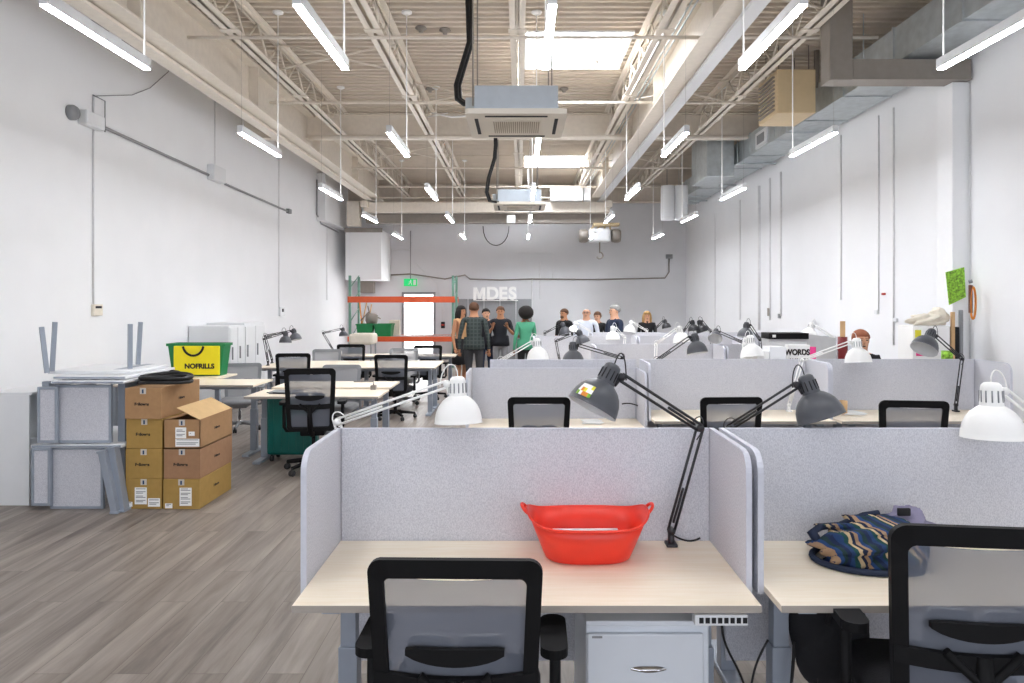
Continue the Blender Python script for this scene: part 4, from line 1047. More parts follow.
m = MB(); m.tube([(-.21, .0, .05), (-.24, .01, .10), (-.2, .03, .115), (-.12, .04, .12), (-.02, .05, .155), (.04, .06, .16)], [.018, .02, .014, .012, .012, .012], 8)
m.build('strap', 'cl_navy', t)
m = MB(); blob(m, (.14, .05, .13), (.07, .05, .06), 11, amp=.25); blob(m, (.19, .02, .10), (.07, .05, .04), 13, amp=.2)
m.build('lining', 'lav_cloth', t)
MB().box(.085, .135, .0, .012, .165, .195, bev=.004).build('buckle', 'vent_dark', t)
# dark bag hanging under right desk beside chair
p = P(842, 622, 285)
t = thing('backpack', 'black backpack hanging under the front right desk beside the chair', 'bag', (p.x, p.y+.1, .3))
m = MB(); blob(m, (0, 0, .2), (.14, .10, .19), 21, amp=.06); m.build('body', 'black_fabric', t)
m = MB(); m.tube([(-.05, -.1, .3), (-.05, -.13, .38), (.05, -.13, .38), (.05, -.1, .3)], .01, 6); m.build('carry_handle', 'black_fabric', t)

# ------------------------------------------------------------------ suitcase
s = 94; p = P(286, 0, s); w = .50
t = thing('suitcase', 'dark teal hard-shell suitcase under the left desk', 'suitcase', (p.x, F/s+.1, 0))
MB().box(-w/2, w/2, -.0, .13, .07, .72, bev=.035).build('front_shell', 'teal_shell', t)
MB().box(-w/2, w/2, .145, .28, .07, .72, bev=.035).build('rear_shell', 'teal_shell', t)
MB().box(-w/2+.01, w/2-.01, .13, .145, .08, .71, bev=.003).build('zipper', 'black_plastic', t)
m = MB()
for i in range(5): x = -w/2+.07+i*.08; m.box(x, x+.015, -.004, .0, .13, .66)
m.build('rib', 'teal_shell', t)
MB().tube([(-.08, .14, .72), (-.08, .14, .745), (.08, .14, .745), (.08, .14, .72)], .012, 6).build('handle', 'black_plastic', t)
for x in (-w/2+.05, w/2-.05):
    for y in (.04, .24):
        MB().lathe([(0, -.014), (.03, -.014), (.03, .014), (0, .014)], (x, y, .03), (1, 0, 0), 14).tube([(x, y, .03), (x, y, .08)], .012, 6).build('wheel', 'rubber', t)

# ------------------------------------------------------------------ cardboard boxes
def cbox(x0, x1, y0, y1, z0, z1, m1, label, open_=False, labels=(), front='Fellowes', stack='column'):
    t = thing('cardboard_box', label, 'box', ((x0+x1)/2, (y0+y1)/2, z0), group='stacked cardboard boxes')
    if not open_: MB().box(x0+.002, x1-.002, y0, y1, z0+.001, z1-.001, bev=.003).build('carton', m1, t, world=True)
    else:
        m = MB(); m.box(x0+.002, x1-.002, y0, y0+.006, z0+.001, z1).box(x0+.002, x1-.002, y1-.006, y1, z0+.001, z1).box(x0+.002, x0+.008, y0, y1, z0+.001, z1).box(x1-.008, x1-.002, y0, y1, z0+.001, z1).box(x0+.002, x1-.002, y0, y1, z0+.001, z0+.01)
        m.build('carton', m1, t, world=True)
        m = MB(); m.add([(x1-.004, y0, z1), (x1-.004, y1, z1), (x0+.11, y1, z1+.10), (x0+.11, y0, z1+.10), (x1-.004, y0, z1-.005), (x1-.004, y1, z1-.005), (x0+.11, y1, z1+.095), (x0+.11, y0, z1+.095)], [(0, 1, 2, 3), (4, 7, 6, 5), (0, 3, 7, 4), (1, 5, 6, 2), (3, 2, 6, 7)])
        m.build('lid_flap', 'cardboard_pale', t, world=True)
        m = MB(); m.add([(x0+.004, y0, z1), (x0+.004, y1, z1), (x0+.13, y1, z1+.02), (x0+.13, y0, z1+.02)], [(0, 1, 2, 3)]); m.build('lid_flap', m1, t, world=True)
    xc = (x0+x1)/2; h = z1-z0
    if not open_ or True:
        m = MB(); m.box(xc-.025, xc+.025, y0-.0015, y0, z1-.05, z1-.001); tp = m.build('tape', 'tape', t, world=True)
        MB().box(xc-.008, xc+.006, y0-.0025, y0-.0015, z1-.045, z1-.012).build('tape_mark', 'cl_blue', tp, world=True)
    if front: text('printed_name', front, .034, 'ink', (xc-.01, y0-.0025, z0+h*.48), parent=t, ext=.0005, bold=.0012)
    if x1 > -2.75 or 'topmost' in label: text('printed_name', front or 'Fellowes', .03, 'ink', (x1+.0005, (y0+y1)/2, z0+h*.52), rot=(PI/2, 0, PI/2), parent=t, ext=.0005, bold=.0012)
    for (u0, u1, v0, v1) in labels:
        lb = MB().box(x0+u0, x0+u1, y0-.003, y0-.001, z0+v0, z0+v1).build('shipping_label', 'paper', t, world=True)
        m = MB(); k = int((v1-v0)/.012)
        for i in range(k):
            if i % 3: m.box(x0+u0+.01, x0+u1-.01-(i % 2)*.02, y0-.004, y0-.003, z0+v0+.006+i*.012, z0+v0+.012+i*.012)
        if k > 1: m.build('print', 'grey_laminate', lb, world=True)
sy = F/120.; h = .25
xa0, xa1 = P(125.3, 0, 120).x, P(162, 0, 120).x; xb0, xb1 = P(163.5, 0, 120).x, P(200.3, 0, 120).x
cbox(xa0, xa1, sy, sy+.62, 0, h, 'cardboard_yellow', 'cardboard box with two shipping labels, bottom of the left column', labels=[(.08, .18, .04, .18), (.19, .29, .02, .09), (.005, .06, .02, .06)], front=None)
cbox(xa0, xa1, sy, sy+.62, h, 2*h, 'cardboard_yellow', 'cardboard box in the left column, second from the floor')
cbox(xa0, xa1, sy+.01, sy+.62, 2*h, 3*h, 'cardboard_yellow', 'cardboard box in the left column, third from the floor')
cbox(xa0, xa1, sy-.01, sy+.68, 3*h, 4*h+.01, 'cardboard', 'long cardboard box topmost on the left column under the black hose')
cbox(xb0, xb1, sy-.01, sy+.62, 0, h, 'cardboard_yellow', 'cardboard box with one tall shipping label, bottom of the right column', labels=[(.14, .24, .03, .18), (.02, .08, .01, .05)], front=None)
cbox(xb0, xb1, sy, sy+.64, h, 2*h, 'cardboard_red', 'reddish cardboard box in the middle of the right column')
cbox(xb0, xb1, sy, sy+.64, 2*h, 3*h-.005, 'cardboard', 'open cardboard box with raised flap on top of the right column', open_=True, labels=[(.10, .19, .09, .18), (.10, .3, .02, .085), (.21, .26, .11, .145)], front=None)
# coil of black hose on the top box
t = thing('hose_coil', 'coil of black corrugated hose lying on the topmost cardboard box', 'hose', (xa0+.17, sy+.23, 4*h+.012))
m = MB(); pts = []
for i in range(110):
    a = i*.26; r = .16+.015*math.sin(a*.3); pts.append((r*math.cos(a)*1.2+.05, r*1.1*math.sin(a), .018+.006*(i/12)+.008*math.sin(a*1.7)))
m.tube(pts, .016, 6); m.build('coil', 'cable_black', t)
m = MB(); m.tube([(.1, .18, .07), (.02, .26, .08), (-.06, .32, .08), (-.1, .36, .06)], .016, 6); m.build('loose_end', 'cable_black', t)

# ------------------------------------------------------------------ left stack of desk pieces
# white open cabinet
s = 118.; a = P(-12, 395, s); c = P(29, 507, s)
t = thing('storage_cabinet', 'white open storage cabinet at the left edge beside the stacked screens', 'cabinet', (-4.4, 6.1, 0))
x0, x1, y0, y1, zt = a.x, c.x, F/s, F/s+.75, .935
m = MB(); m.box(x0, x1, y0, y0+.02, 0, zt, bev=.002).build('end_panel', 'white_metal', t, world=True)
MB().box(x0, x1+.02, y0, y1, zt, zt+.022, bev=.002).build('top', 'white_metal', t, world=True)
MB().box(x0, x1, y1-.02, y1, 0, zt-.001, bev=.002).build('end_panel', 'white_metal', t, world=True)
MB().box(x0, x0+.015, y0+.02, y1-.02, .05, zt-.001).build('back_panel', 'white_metal', t, world=True)
MB().box(x0+.015, x1, y0+.02, y1-.02, .45, .47).build('shelf', 'white_metal', t, world=True)
MB().box(x0, x1, y0+.02, y1-.02, .04, .06).build('shelf', 'white_metal', t, world=True)
def framed(pa, pb, s, label, thick=.03, tilt=0, d=0, m2='felt'):
    """felt panel in a grey frame, pa=(left,top) pb=(right,bottom) px"""
    a = P(pa[0], pa[1], s); c = P(pb[0], pb[1], s); w = c.x-a.x; h = a.z-c.z
    t = thing('felt_screen', label, 'screen', ((a.x+c.x)/2, a.y, max(0, c.z)), group='felt screens stacked by the left wall'); t.rotation_euler = (tilt, 0, d)
    MB().box(-w/2+.02, w/2-.02, .006, thick-.006, .02, h-.02).build('felt_panel', m2, t)
    m = MB(); f = .022
    m.box(-w/2, -w/2+f, 0, thick, 0, h, bev=.003).box(w/2-f, w/2, 0, thick, 0, h, bev=.003).box(-w/2+f, w/2-f, 0, thick, 0, f, bev=.003).box(-w/2+f, w/2-f, 0, thick, h-f, h, bev=.003)
    m.build('frame', 'desk_steel', t); return t
framed((50, 447), (103, 509), 120, 'grey felt screen in a steel frame, lower front of the stack')
framed((31, 448), (50, 506), 121, 'narrow grey felt screen behind the white cabinet, lower left')
framed((56, 385), (111, 443), 120, 'grey felt screen in a steel frame, upper front of the stack')
framed((37, 387), (57, 443), 121, 'narrow grey felt screen at the upper left of the stack')
def slab(pts_px, s_, z0, th, label, mm='white_metal', dpt=.9):
    pass
x0 = P(31, 0, 120).x; x1 = P(124, 0, 120).x
zs = HC-(447-VY)/120.; zt = HC-(383-VY)/120.
def board(x0, x1, y0, y1, z0, z1, label):
    t = thing('tabletop_board', label, 'tabletop', ((x0+x1)/2, (y0+y1)/2, z0), group='white boards in the stack')
    MB().box(x0, x1, y0, y1, z0, z1, bev=.004).build('slab', 'white_metal', t, world=True)
    MB().box(x0+.01, x1-.01, y0-.004, y0, z0+.004, z1-.004).build('edge_strip', 'desk_steel', t, world=True)
    return t
board(x0+.02, x1, 5.72, 6.6, zs, zs+.024, 'white board lying between the two layers of felt screens')
board(x0+.2, x1+.03, 5.70, 6.6, zt, zt+.022, 'white board on top of the upper felt screens, lower of three')
board(x0+.16, x1+.0, 5.78, 6.6, zt+.03, zt+.052, 'white board on top of the stack, middle of three')
# supporting back frames of the stack
for (xx, lab) in ((x0+.05, 'left'), (x1-.08, 'right')):
    for lev, (z0, z1) in enumerate(((0, zs), (zs+.024, zt))):
        t = thing('desk_underframe', 'grey steel desk underframe standing on edge, %s side, %s layer of the stack' % (lab, ['lower', 'upper'][lev]), 'frame', (xx, 6.3, z0), group='desk underframes in the stack')
        MB().box(xx-.03, xx+.03, 5.85, 5.91, z0, z1, bev=.003).build('post', 'desk_steel', t, world=True)
        MB().box(xx-.03, xx+.03, 6.45, 6.51, z0, z1, bev=.003).build('post', 'desk_steel', t, world=True)
        MB().box(xx-.02, xx+.02, 5.91, 6.45, z1-.06, z1-.005, bev=.003).build('rail', 'desk_steel', t, world=True)
        MB().box(xx-.004, xx+.004, 5.92, 6.44, z0+.03, z1-.08).build('side_panel', 'felt', t, world=True)
# upturned table on top
zt2 = zt+.054
t = thing('upturned_table', 'white table lying upside down on the stack with four grey legs up', 'table', (x0+.5, 6.3, zt2), group=None)
MB().box(x0+.0, x1-.06, 5.95, 6.62, zt2, zt2+.025, bev=.004).build('tabletop', 'white_metal', t, world=True)
for (pa, ya, pb, yb, s_) in ((47, 379, 41.5, 327, 119), (52, 374, 55, 322, 116), (130, 362, 130.2, 324, 112), (138, 362, 140.5, 322, 105)):
    a = P(pa, ya, s_); c = P(pb, yb, s_)
    a2 = Vector((a.x, a.y, zt2+.025))
    d = c-a2
    m = MB(); m.tube([a2, c], .024, 4, smooth=False); m.build('leg', 'desk_steel', t, world=True)
MB().box(P(126, 0, 112).x, P(142, 0, 105).x, 6.1, 6.65, zt2-.0, zt2+.026, bev=.004).build('table_bracket', 'desk_steel', t, world=True)
# leaning legs
for i, (xa, ya, xb, yb, s_) in enumerate(((104, 452, 117, 508, 122), (114, 449, 124, 507, 121))):
    a = P(xa, ya, s_); c = P(xb, yb, s_); c.z = .0
    t = thing('lifting_column', 'loose grey steel desk leg leaning on the stack, '+['left', 'right'][i]+' one beside the boxes', 'desk leg', c, group='loose desk legs')
    d = a-c
    m = MB(); R = Matrix.Translation(c) @ Matrix.Rotation(math.atan2(d.x, d.z), 4, 'Y'); L = d.length
    m.box(-.028, .028, -.04, .04, .01, L, bev=.004, R=R); m.build('column', 'desk_steel', t, world=True)
    m = MB(); m.box(-.034, .034, -.05, .3, .0, .02, bev=.004, R=Matrix.Translation(c)); m.build('foot', 'desk_steel', t, world=True)
    m = MB(); m.box(-.034, .034, -.05, .2, L, L+.02, bev=.004, R=R); m.build('mounting_plate', 'desk_steel', t, world=True)

# ------------------------------------------------------------------ crate with yellow bag, on raised desk
cy = 8.62; sc = F/cy; p = P(198, 0, sc)
tote('storage_crate', 'large green plastic crate on the raised desk behind the cardboard boxes', p.x, cy+.05, .81, .70, .26, .40)
t = thing('shopping_bag', 'bright yellow shopping bag with black handles hung over the green crate', 'bag', (p.x+.05, cy-.10, .83))
MB().box(-.28, .28, -.055, -.02, .0, .355, bev=.008).build('bag_panel', 'bag_yellow', t)
m = MB(); m.tube(bez((-.16, -.06, .35), (-.13, -.06, .2), (.06, -.06, .2), (.09, -.06, .35), 12), .014, 8); m.build('handle', 'cl_black', t)
text('bag_lettering', 'NOFRILLS', .082, 'ink', (p.x+.09, cy-.10-.0565, .83+.105), parent=t, ext=.001, bold=.004, sx=1.02)
# white cabinets by the left wall
for i, (y0, y1, lab) in enumerate(((11.0, 11.6, 'white cupboard by the left wall behind the green crate, front one'), (11.62, 12.5, 'white cupboard by the left wall behind the green crate, rear one'))):
    t = thing('cupboard', lab, 'cupboard', (-4.95, (y0+y1)/2, 0), group='white cupboards by the left wall')
    MB().box(XL+.02, -4.64, y0, y1, .0, 1.34+.03*i, bev=.006).build('body', 'white_metal', t, world=True)
    for k in range(2):
        ya = y0+.01+k*(y1-y0)/2; d = MB().box(-4.638, -4.62, ya, ya+(y1-y0)/2-.02, .05, 1.31, bev=.003).build('door', 'white_metal', t, world=True)
        MB().box(-4.618, -4.6, ya+.05, ya+.07, .8, 1.0).build('handle', 'grey_plastic', d, world=True)
# items on left desks
p = P(278, 393, 92)
tag(MB().box(-2.72, -2.4, 7.45, 7.65, .7305, .755, bev=.01).build('document_tray', 'grey_plastic'), 'flat grey tray lying on the desk above the suitcase', 'tray')
cable('thin dark cable lying on the suitcase desk', [(-2.75, 7.5, .742), (-2.6, 7.4, .742), (-2.45, 7.38, .742), (-2.2, 7.5, .742)], .006)
t = thing('monitor_clamp', 'dark clamp mounted at the right end of the suitcase desk', 'clamp', (-1.63, 7.7, .75))
m = MB(); m.box(-1.66, -1.6, 7.65, 7.71, .75, .80, bev=.006).tube([(-1.63, 7.68, .8), (-1.63, 7.68, .84), (-1.85, 7.68, .84)], .008, 6); m.build('arm', 'steel_taupe', t, world=True)
tag(MB().lathe([(0, 0), (.035, 0), (.04, .1), (.045, .2), (.02, .24), (.02, .28), (0, .28)], (-3.35, 7.75, 0.55-.55), n=14).build('bottle', 'green_plastic'), 'green bottle standing on the floor under the raised desk', 'bottle')

# ------------------------------------------------------------------ items on right-hand desks
# third-row machine
s = 83.4; a = P(769, 333, s); c = P(808, 339, s)
t = thing('plotter', 'pale grey machine with a black top strip on the third row', 'machine', ((a.x+c.x)/2, F/s, Z))
y0 = F/s
m = MB(); x1 = P(836, 0, s).x; zt = a.z
m.prism([(a.x, Z), (x1, Z), (x1, zt-.06), (c.x+.05, zt-.02), (a.x, zt-.06)], y0, y0+.3, 'y'); m.build('housing', 'lamp_inner', t, world=True)
MB().box(a.x-.01, c.x, y0-.03, y0+.25, c.z, a.z, bev=.006).build('top_strip', 'black_plastic', t, world=True)
MB().box(a.x+.03, a.x+.07, y0-.034, y0-.03, c.z+.02, a.z-.02).build('badge', 'paper', t, world=True)
MB().box(a.x, c.x-.02, y0-.02, y0-.001, c.z-.3, c.z-.03, bev=.01).build('front_cover', 'white_metal', t, world=True)
# WORDS card box
s = 101.; a = P(789, 345, s); c = P(810, 345, s); y0 = F/s
t = thing('card_display', 'white card printed with the word WORDS above the second row screen', 'card', ((a.x+c.x)/2, y0, Z))
MB().box(a.x-.01, c.x, y0, y0+.08, Z, P(0, 345, s).z, bev=.003).build('card', 'paper', t, world=True)
text('card_lettering', 'WORDS', .078, 'ink', ((a.x+c.x)/2-.022, y0-.003, P(0, 352.5, s).z), parent=t, ext=.001, bold=.004, sx=.85)
text('card_lettering', 'WORDS', .06, 'ink', ((a.x+c.x)/2-.0, y0-.003, P(0, 361, s).z), parent=t, ext=.001, bold=.003, sx=.85)
p = P(813, 347, s)
tag(MB().lathe([(0, 0), (.034, 0), (.036, p.z-Z), (.03, p.z-Z), (.03, .1), (0, .1)], (p.x, y0+.02, Z), n=18).build('tumbler', 'pink'), 'tall hot-pink tumbler right of the WORDS card', 'cup')
t = thing('paint_stirrer', 'pale wooden paddle standing in a dark red jar by the seated person', 'paddle', (P(842.5, 0, 101).x, 6.83, Z))
x = P(842.5, 0, 101).x
MB().box(x-.025, x+.025, 6.823, 6.835, Z+.02, P(0, 321, 100).z, bev=.004).build('paddle', 'wood_natural', t, world=True)
tag(MB().lathe([(0, 0), (.042, 0), (.042, .5), (.048, .51), (.044, .64), (.037, .64), (.037, .01), (0, .01)], (x, 6.83, Z), n=18).build('jar', 'dark_red'), 'tall dark red jar holding the wooden paddle', 'jar')
for i, (px, w, k, lab) in enumerate(((778, .16, 'white_metal', 'white document box left of the WORDS card'), (763, .12, 'paper', 'pale paper pile at the left of the white document box'))):
    p = P(px, 350-i*-4, 103)
    tag(MB().box(p.x-w/2, p.x+w/2, p.y, p.y+.2, Z, p.z+.03, bev=.004).build('document_box', k), lab, 'box')
for i, (px, yd, w, lab) in enumerate(((850, 6.1, .2, 'loose white papers on the second row desk beside the right chair'), (570+22, 6.1, .16, 'loose papers on the lowered second row desk'))):
    p = on_desk(px, yd, Z if i == 0 else .66)
    t = thing('papers', lab, 'papers', p)
    for k in range(3): MB().box(-w/2, w/2, -.1, .1, .002+.004*k, .005+.004*k, R=Matrix.Rotation(.2*k-.2, 4, 'Z')).build('sheet', 'paper', t)
p = on_desk(843, 6.05)
tag(MB().lathe([(0, 0), (.035, 0), (.038, .12), (.034, .12), (.034, .01), (0, .01)], p, n=16).build('cup', 'wood_natural'), 'small kraft cup on the second row desk beside the papers', 'cup')
p = on_desk(645, 6.1); cable('black phone cord on the second row desk', [P(622, 404, 111), P(630, 402, 111), P(636, 405, 111), P(641, 407, 111)], .006)
# right wall clutter
s = 89.
p = P(958, 286, s)
t = thing('poster', 'bright green patterned poster hanging on the white wall column', 'poster', (p.x, 7.8, 1.69))
m = MB(); m.add([(P(948.5, 274, s).x, 7.80, P(0, 272, s).z), (P(966.5, 267, s).x, 7.79, P(0, 267, s).z), (P(968, 300, s).x, 7.79, P(0, 297, s).z), (P(952, 305, s).x, 7.80, P(0, 305, s).z),
  (P(948.5, 274, s).x, 7.81, P(0, 272, s).z), (P(966.5, 267, s).x, 7.80, P(0, 267, s).z), (P(968, 300, s).x, 7.80, P(0, 297, s).z), (P(952, 305, s).x, 7.81, P(0, 305, s).z)], [(0, 1, 2, 3), (7, 6, 5, 4), (0, 4, 5, 1), (1, 5, 6, 2), (2, 6, 7, 3), (3, 7, 4, 0)])
m.build('sheet', 'poster_green', t, world=True)
s = 91.
t = thing('hanging_tool', 'brown tool with an orange loop hanging right of the wall column', 'tool', P(972, 319, s))
a = P(970.5, 285, s); c = P(971.5, 313, s)
MB().box(a.x-.015, a.x+.02, a.y-.01, a.y+.015, c.z, a.z, bev=.004).build('blade', 'brown', t, world=True)
MB().tube([P(973+2.6*math.cos(q), 303+16*math.sin(q), s) for q in [2*PI*i/24 for i in range(24)]], .012, 6, closed=True).build('loop', 'orange', t, world=True)
MB().tube([P(971, 283, s), P(970, 280, s)], .02, 8).build('hook', 'grey_plastic', t, world=True)
s = 92.
def stand(px0, px1, py, s, k, lab, nm, cat, dpt=.03, bev=.004, z0=0):
    a = P(px0, py, s); c = P(px1, py, s)
    return tag(MB().box(a.x, c.x, a.y, a.y+dpt, z0, a.z, bev=bev).build(nm, k), lab, cat)
stand(951.8, 955.2, 312, 91.5, 'wood_natural', 'narrow wooden board standing in front of the wall column', 'board', 'board')
stand(955.8, 959.4, 327, 91.2, 'cl_black', 'black portfolio standing right of the wooden board', 'portfolio', 'portfolio', .2)
stand(960, 963.4, 310, 90.8, 'grey_plastic', 'grey metal pole standing right of the black portfolio', 'pole', 'pole')
t = thing('carton', 'tall white carton standing by the right wall column with colourful sheets', 'carton', (P(938, 0, s).x, 7.6, 0))
a = P(913, 326, s); c = P(950, 326, s)
MB().box(a.x, c.x, a.y, a.y+.3, 0, a.z, bev=.005).build('body', 'paper', t, world=True)
for (px0, px1, py0, py1, k) in ((928, 934, 330, 340, 'sticker_yellow'), (929, 937, 341, 356, 'pink'), (935, 941, 338, 346, 'lamp_inner'), (930, 935, 347, 353, 'orange')):
    q0 = P(px0-13, py0, s); q1 = P(px1-13, py1, s); o_ = .0
    if px0 == 929: pass
    MB().box(q0.x, q1.x, a.y-.004, a.y-.001, q1.z, q0.z).build('coloured_sheet', k, t, world=True)
t = thing('plastic_bag', 'crumpled cream plastic bag lying on the tall white carton', 'bag', (P(938, 0, s).x, 7.62, a.z))
m = MB(); blob(m, (-.06, .0, .06), (.16, .11, .07), 33, amp=.25, flat=.004); blob(m, (.08, .02, .10), (.09, .09, .10), 34, amp=.25, flat=.004); m.build('body', 'cream_cloth', t)
p = P(947, 353, 100.7)
t = thing('tape_roll', 'green and black roll standing above the right end of the second row', 'roll', (p.x, 6.85, Z))
MB().lathe([(0, 0), (.05, 0), (.05, .42), (0, .42)], (p.x, 6.85, Z), n=16).build('core', 'cl_black', t, world=True)
MB().lathe([(0, 0), (.051, 0), (.051, .08), (0, .08)], (p.x, 6.85, Z+.42), n=16).build('band', 'poster_green', t, world=True)

# ------------------------------------------------------------------ people
def person(label, loc, yaw, H, skin, top, pants, hair, hairk='short', sleeves='short', arms='down', skirt=False, seated=False, beard=False, glasses=False, lean=0, female=False, bag=None):
    S = H/1.75; t = thing('person', label, 'person', loc, yaw)
    # facing -y at yaw 0
    mats = [skin, top, pants, 'cl_shoe', 'eye', hair]
    V = []; E = []; Rr = []; K = []
    def v(p, r): V.append(Vector(p)); Rr.append(r if isinstance(r, tuple) else (r, r)); return len(V)-1
    def e(a, b_, k): E.append((a, b_)); K.append(k)
    hip = .95; sw = .165 if female else .19; hw = .095
    pel = v((0, 0, hip), (.155, .115)); wa = v((0, .0, 1.10), (.135 if not female else .12, .10)); ch_ = v((0, .005, 1.28), (.165 if not female else .15, .115)); up = v((0, .01, 1.43), (.135, .085))
    nk = v((0, .005, 1.50), (.062, .062)); jaw = v((0, -.015, 1.57), (.070, .082)); sk = v((0, -.005, 1.65), (.085, .102)); tp = v((0, .003, 1.712), (.066, .082))
    e(pel, wa, 1); e(wa, ch_, 1); e(ch_, up, 1); e(up, nk, 0); e(nk, jaw, 0); e(jaw, sk, 0); e(sk, tp, 0)
    K[3] = 0
    hands = []
    for sx in (-1, 1):
        pose = arms[0 if sx < 0 else 1] if isinstance(arms, tuple) else arms
        sh = v((sx*sw, .01, 1.44), .06); e(up, sh, 1)
        if pose == 'down': el = (sx*(sw+.07), .03, 1.13); wr = (sx*(sw+.08), -.03, .90); hd = (sx*(sw+.08), -.05, .82)
        elif pose == 'chest': el = (sx*(sw+.09), -.03, 1.15); wr = (sx*(sw-.03), -.24, 1.30); hd = (sx*(sw-.05), -.30, 1.37)
        elif pose == 'fold': el = (sx*(sw+.06), -.03, 1.13); wr = (sx*.02, -.20, 1.16); hd = (-sx*.07, -.21, 1.17)
        elif pose == 'desk': el = (sx*(sw+.06), -.10, 1.16); wr = (sx*(sw-.02), -.33, 1.14); hd = (sx*(sw-.05), -.40, 1.14)
        else: el = (sx*(sw+.16), .02, 1.16); wr = (sx*(sw+.0), -.05, .98); hd = (sx*(sw-.04), -.08, .94)
        me_ = v(tuple(((1, 0)[0]*(a+b_)/2) for a, b_ in zip((sx*sw, .01, 1.41), el)), .048)
        eb = v(el, .040); w_ = v(wr, .027); h_ = v(hd, (.032, .02))
        e(sh, me_, 1); e(me_, eb, 1); e(eb, w_, 1 if sleeves == 'long' else 0); e(w_, h_, 0); hands.append((Vector(wr), Vector(hd), sx))
        if sleeves == 'none': K[-4] = K[-3] = 0
        if seated: kn = (sx*.12, -.42, .92); an = (sx*.12, -.42, .52); ft = (sx*.12, -.56, .48)
        else: kn = (sx*.095, -.01, .50); an = (sx*.10, .02, .09); ft = (sx*.115, -.13, .035)
        hj = v((sx*hw, 0, .88 if not seated else .92), .095); e(pel, hj, 2)
        mid = v(tuple((a+b_)/2 for a, b_ in zip((sx*hw, 0, .88 if not seated else .92), kn)), .078); kk = v(kn, .058)
        cf = v(tuple(a*.65+b_*.35 for a, b_ in zip(kn, an)), .056); aa = v(an, .036 if skirt else .045); ff = v(ft, (.036, .03))
        e(hj, mid, 2); e(mid, kk, 2); e(kk, cf, 0 if skirt else 2); e(cf, aa, 0 if skirt else 2); e(aa, ff, 3)
    me = bpy.data.meshes.new('body'); me.from_pydata([tuple(p) for p in V], E, [])
    o = bpy.data.objects.new('tmp', me); C.objects.link(o)
    o.modifiers.new('s', 'SKIN'); 
    for i, r in enumerate(Rr): me.skin_vertices[0].data[i].radius = r
    me.skin_vertices[0].data[0].use_root = True
    ss = o.modifiers.new('u', 'SUBSURF'); ss.levels = 2; ss.render_levels = 2
    dg = bpy.context.evaluated_depsgraph_get(); nm = bpy.data.meshes.new_from_object(o.evaluated_get(dg)); bpy.data.objects.remove(o)
    segs = [(V[a], V[b_], k) for (a, b_), k in zip(E, K)]
    B_ = MB(); vs = [v_.co.copy() for v_ in nm.vertices]
    def near(p):
        best = 9; kk = 0
        for a, c, k in segs:
            d = c-a; u = max(0, min(1, (p-a).dot(d)/max(d.length_squared, 1e-9))); q = (p-(a+d*u)).length
            if k == 1 and p.z > 1.49: q += .05
            if q < best: best = q; kk = k
        if kk == 0 and abs(p.x) < .16 and 1.2 < p.z < 1.465 and (p-Vector((0, 0, p.z))).length < .16 and sleeves != 'none': kk = 1
        return kk
    for p in nm.polygons: B_.add([], []); B_.f.append(tuple(p.vertices)); B_.m.append(near(p.center)); B_.sm.append(True)
    B_.v = vs; bpy.data.meshes.remove(nm)
    # fingers, face
    for wr, hd, sx in hands:
        d = (hd-wr).normalized(); side = d.cross(Vector((0, 1, 0)) if abs(d.y) < .8 else Vector((0, 0, 1))).normalized()
        for i, L in enumerate((.062, .072, .068, .052)):
            b0 = hd+side*(-.024+.016*i)+d*.0; curl = Vector((0, -.35, 0)) if abs(d.y) < .8 else Vector((0, 0, -.35))
            B_.tube([b0-d*.01, b0+d*L*.5, b0+d*L*.85+curl*L*.5], [.009, .0085, .007], 6, mi=0)
        b0 = wr+(hd-wr)*.5+side*.028; B_.tube([b0, b0+side*.025+d*.03, b0+side*.03+d*.055], [.011, .0095, .008], 6, mi=0)
    B_.add([(-.012, -.10, 1.60), (.012, -.10, 1.60), (0, -.125, 1.603), (0, -.098, 1.645), (0, -.1, 1.595)], [(0, 2, 3), (2, 1, 3), (0, 4, 2), (4, 1, 2)], 0, True)
    for sx in (-1, 1):
        B_.ball((sx*.03, -.093, 1.643), (.012, .008, .007), 8, 4); B_.ball((sx*.079, .005, 1.63), (.012, .02, .03), 8, 0)
        B_.box(sx*.03-.017, sx*.03+.017, -.103, -.09, 1.662, 1.668, 5)
    B_.ball((0, -.088, 1.575), (.022, .008, .006), 8, 4)
    dzs = -.29 if seated else 0
    for v_ in B_.v:
        if lean: 
            f = max(0, v_.z-.95); v_.y -= f*lean
        v_.z += dzs; v_ *= S
    body = B_.build('body', mats, t)
    def fix(m):
        for v_ in m.v:
            if lean: v_.y -= max(0, v_.z-.95)*lean
            v_.z += dzs; v_ *= S
        return m
    m = MB()
    if hairk != 'bald' or True:
        n = 20; h = 10; vs = []; R_ = {'afro': (.165, .165, .15), 'short': (.094, .114, .098), 'long': (.102, .12, .105), 'bald': (.0815, .1, .08), 'bun': (.098, .118, .104)}[hairk]
        cz = 1.665 if hairk != 'afro' else 1.69; cy_ = .012 if hairk != 'afro' else .045
        for i in range(h+1):
            ph = PI*i/h
            for j in range(n):
                a = 2*PI*j/n; x = R_[0]*math.sin(ph)*math.cos(a); y = R_[1]*math.sin(ph)*math.sin(a); z = R_[2]*math.cos(ph)
                front = (y < -.06 and z < .015) or (hairk == 'bald' and (z > .03 or y < -.0))
                if hairk in ('short', 'bald') and z < -.03: z = -.03+(z+.03)*.6; y = max(y, .0) if hairk == 'short' else max(y, .03)
                if hairk in ('short', 'bun') and z < 0: y = max(y, -.03)
                if front and hairk != 'afro': x *= .7; y *= .72; z *= .7
                w_ = 1+.03*math.sin(7*a+3*ph)
                vs.append((x*w_, cy_+y*w_, cz+z))
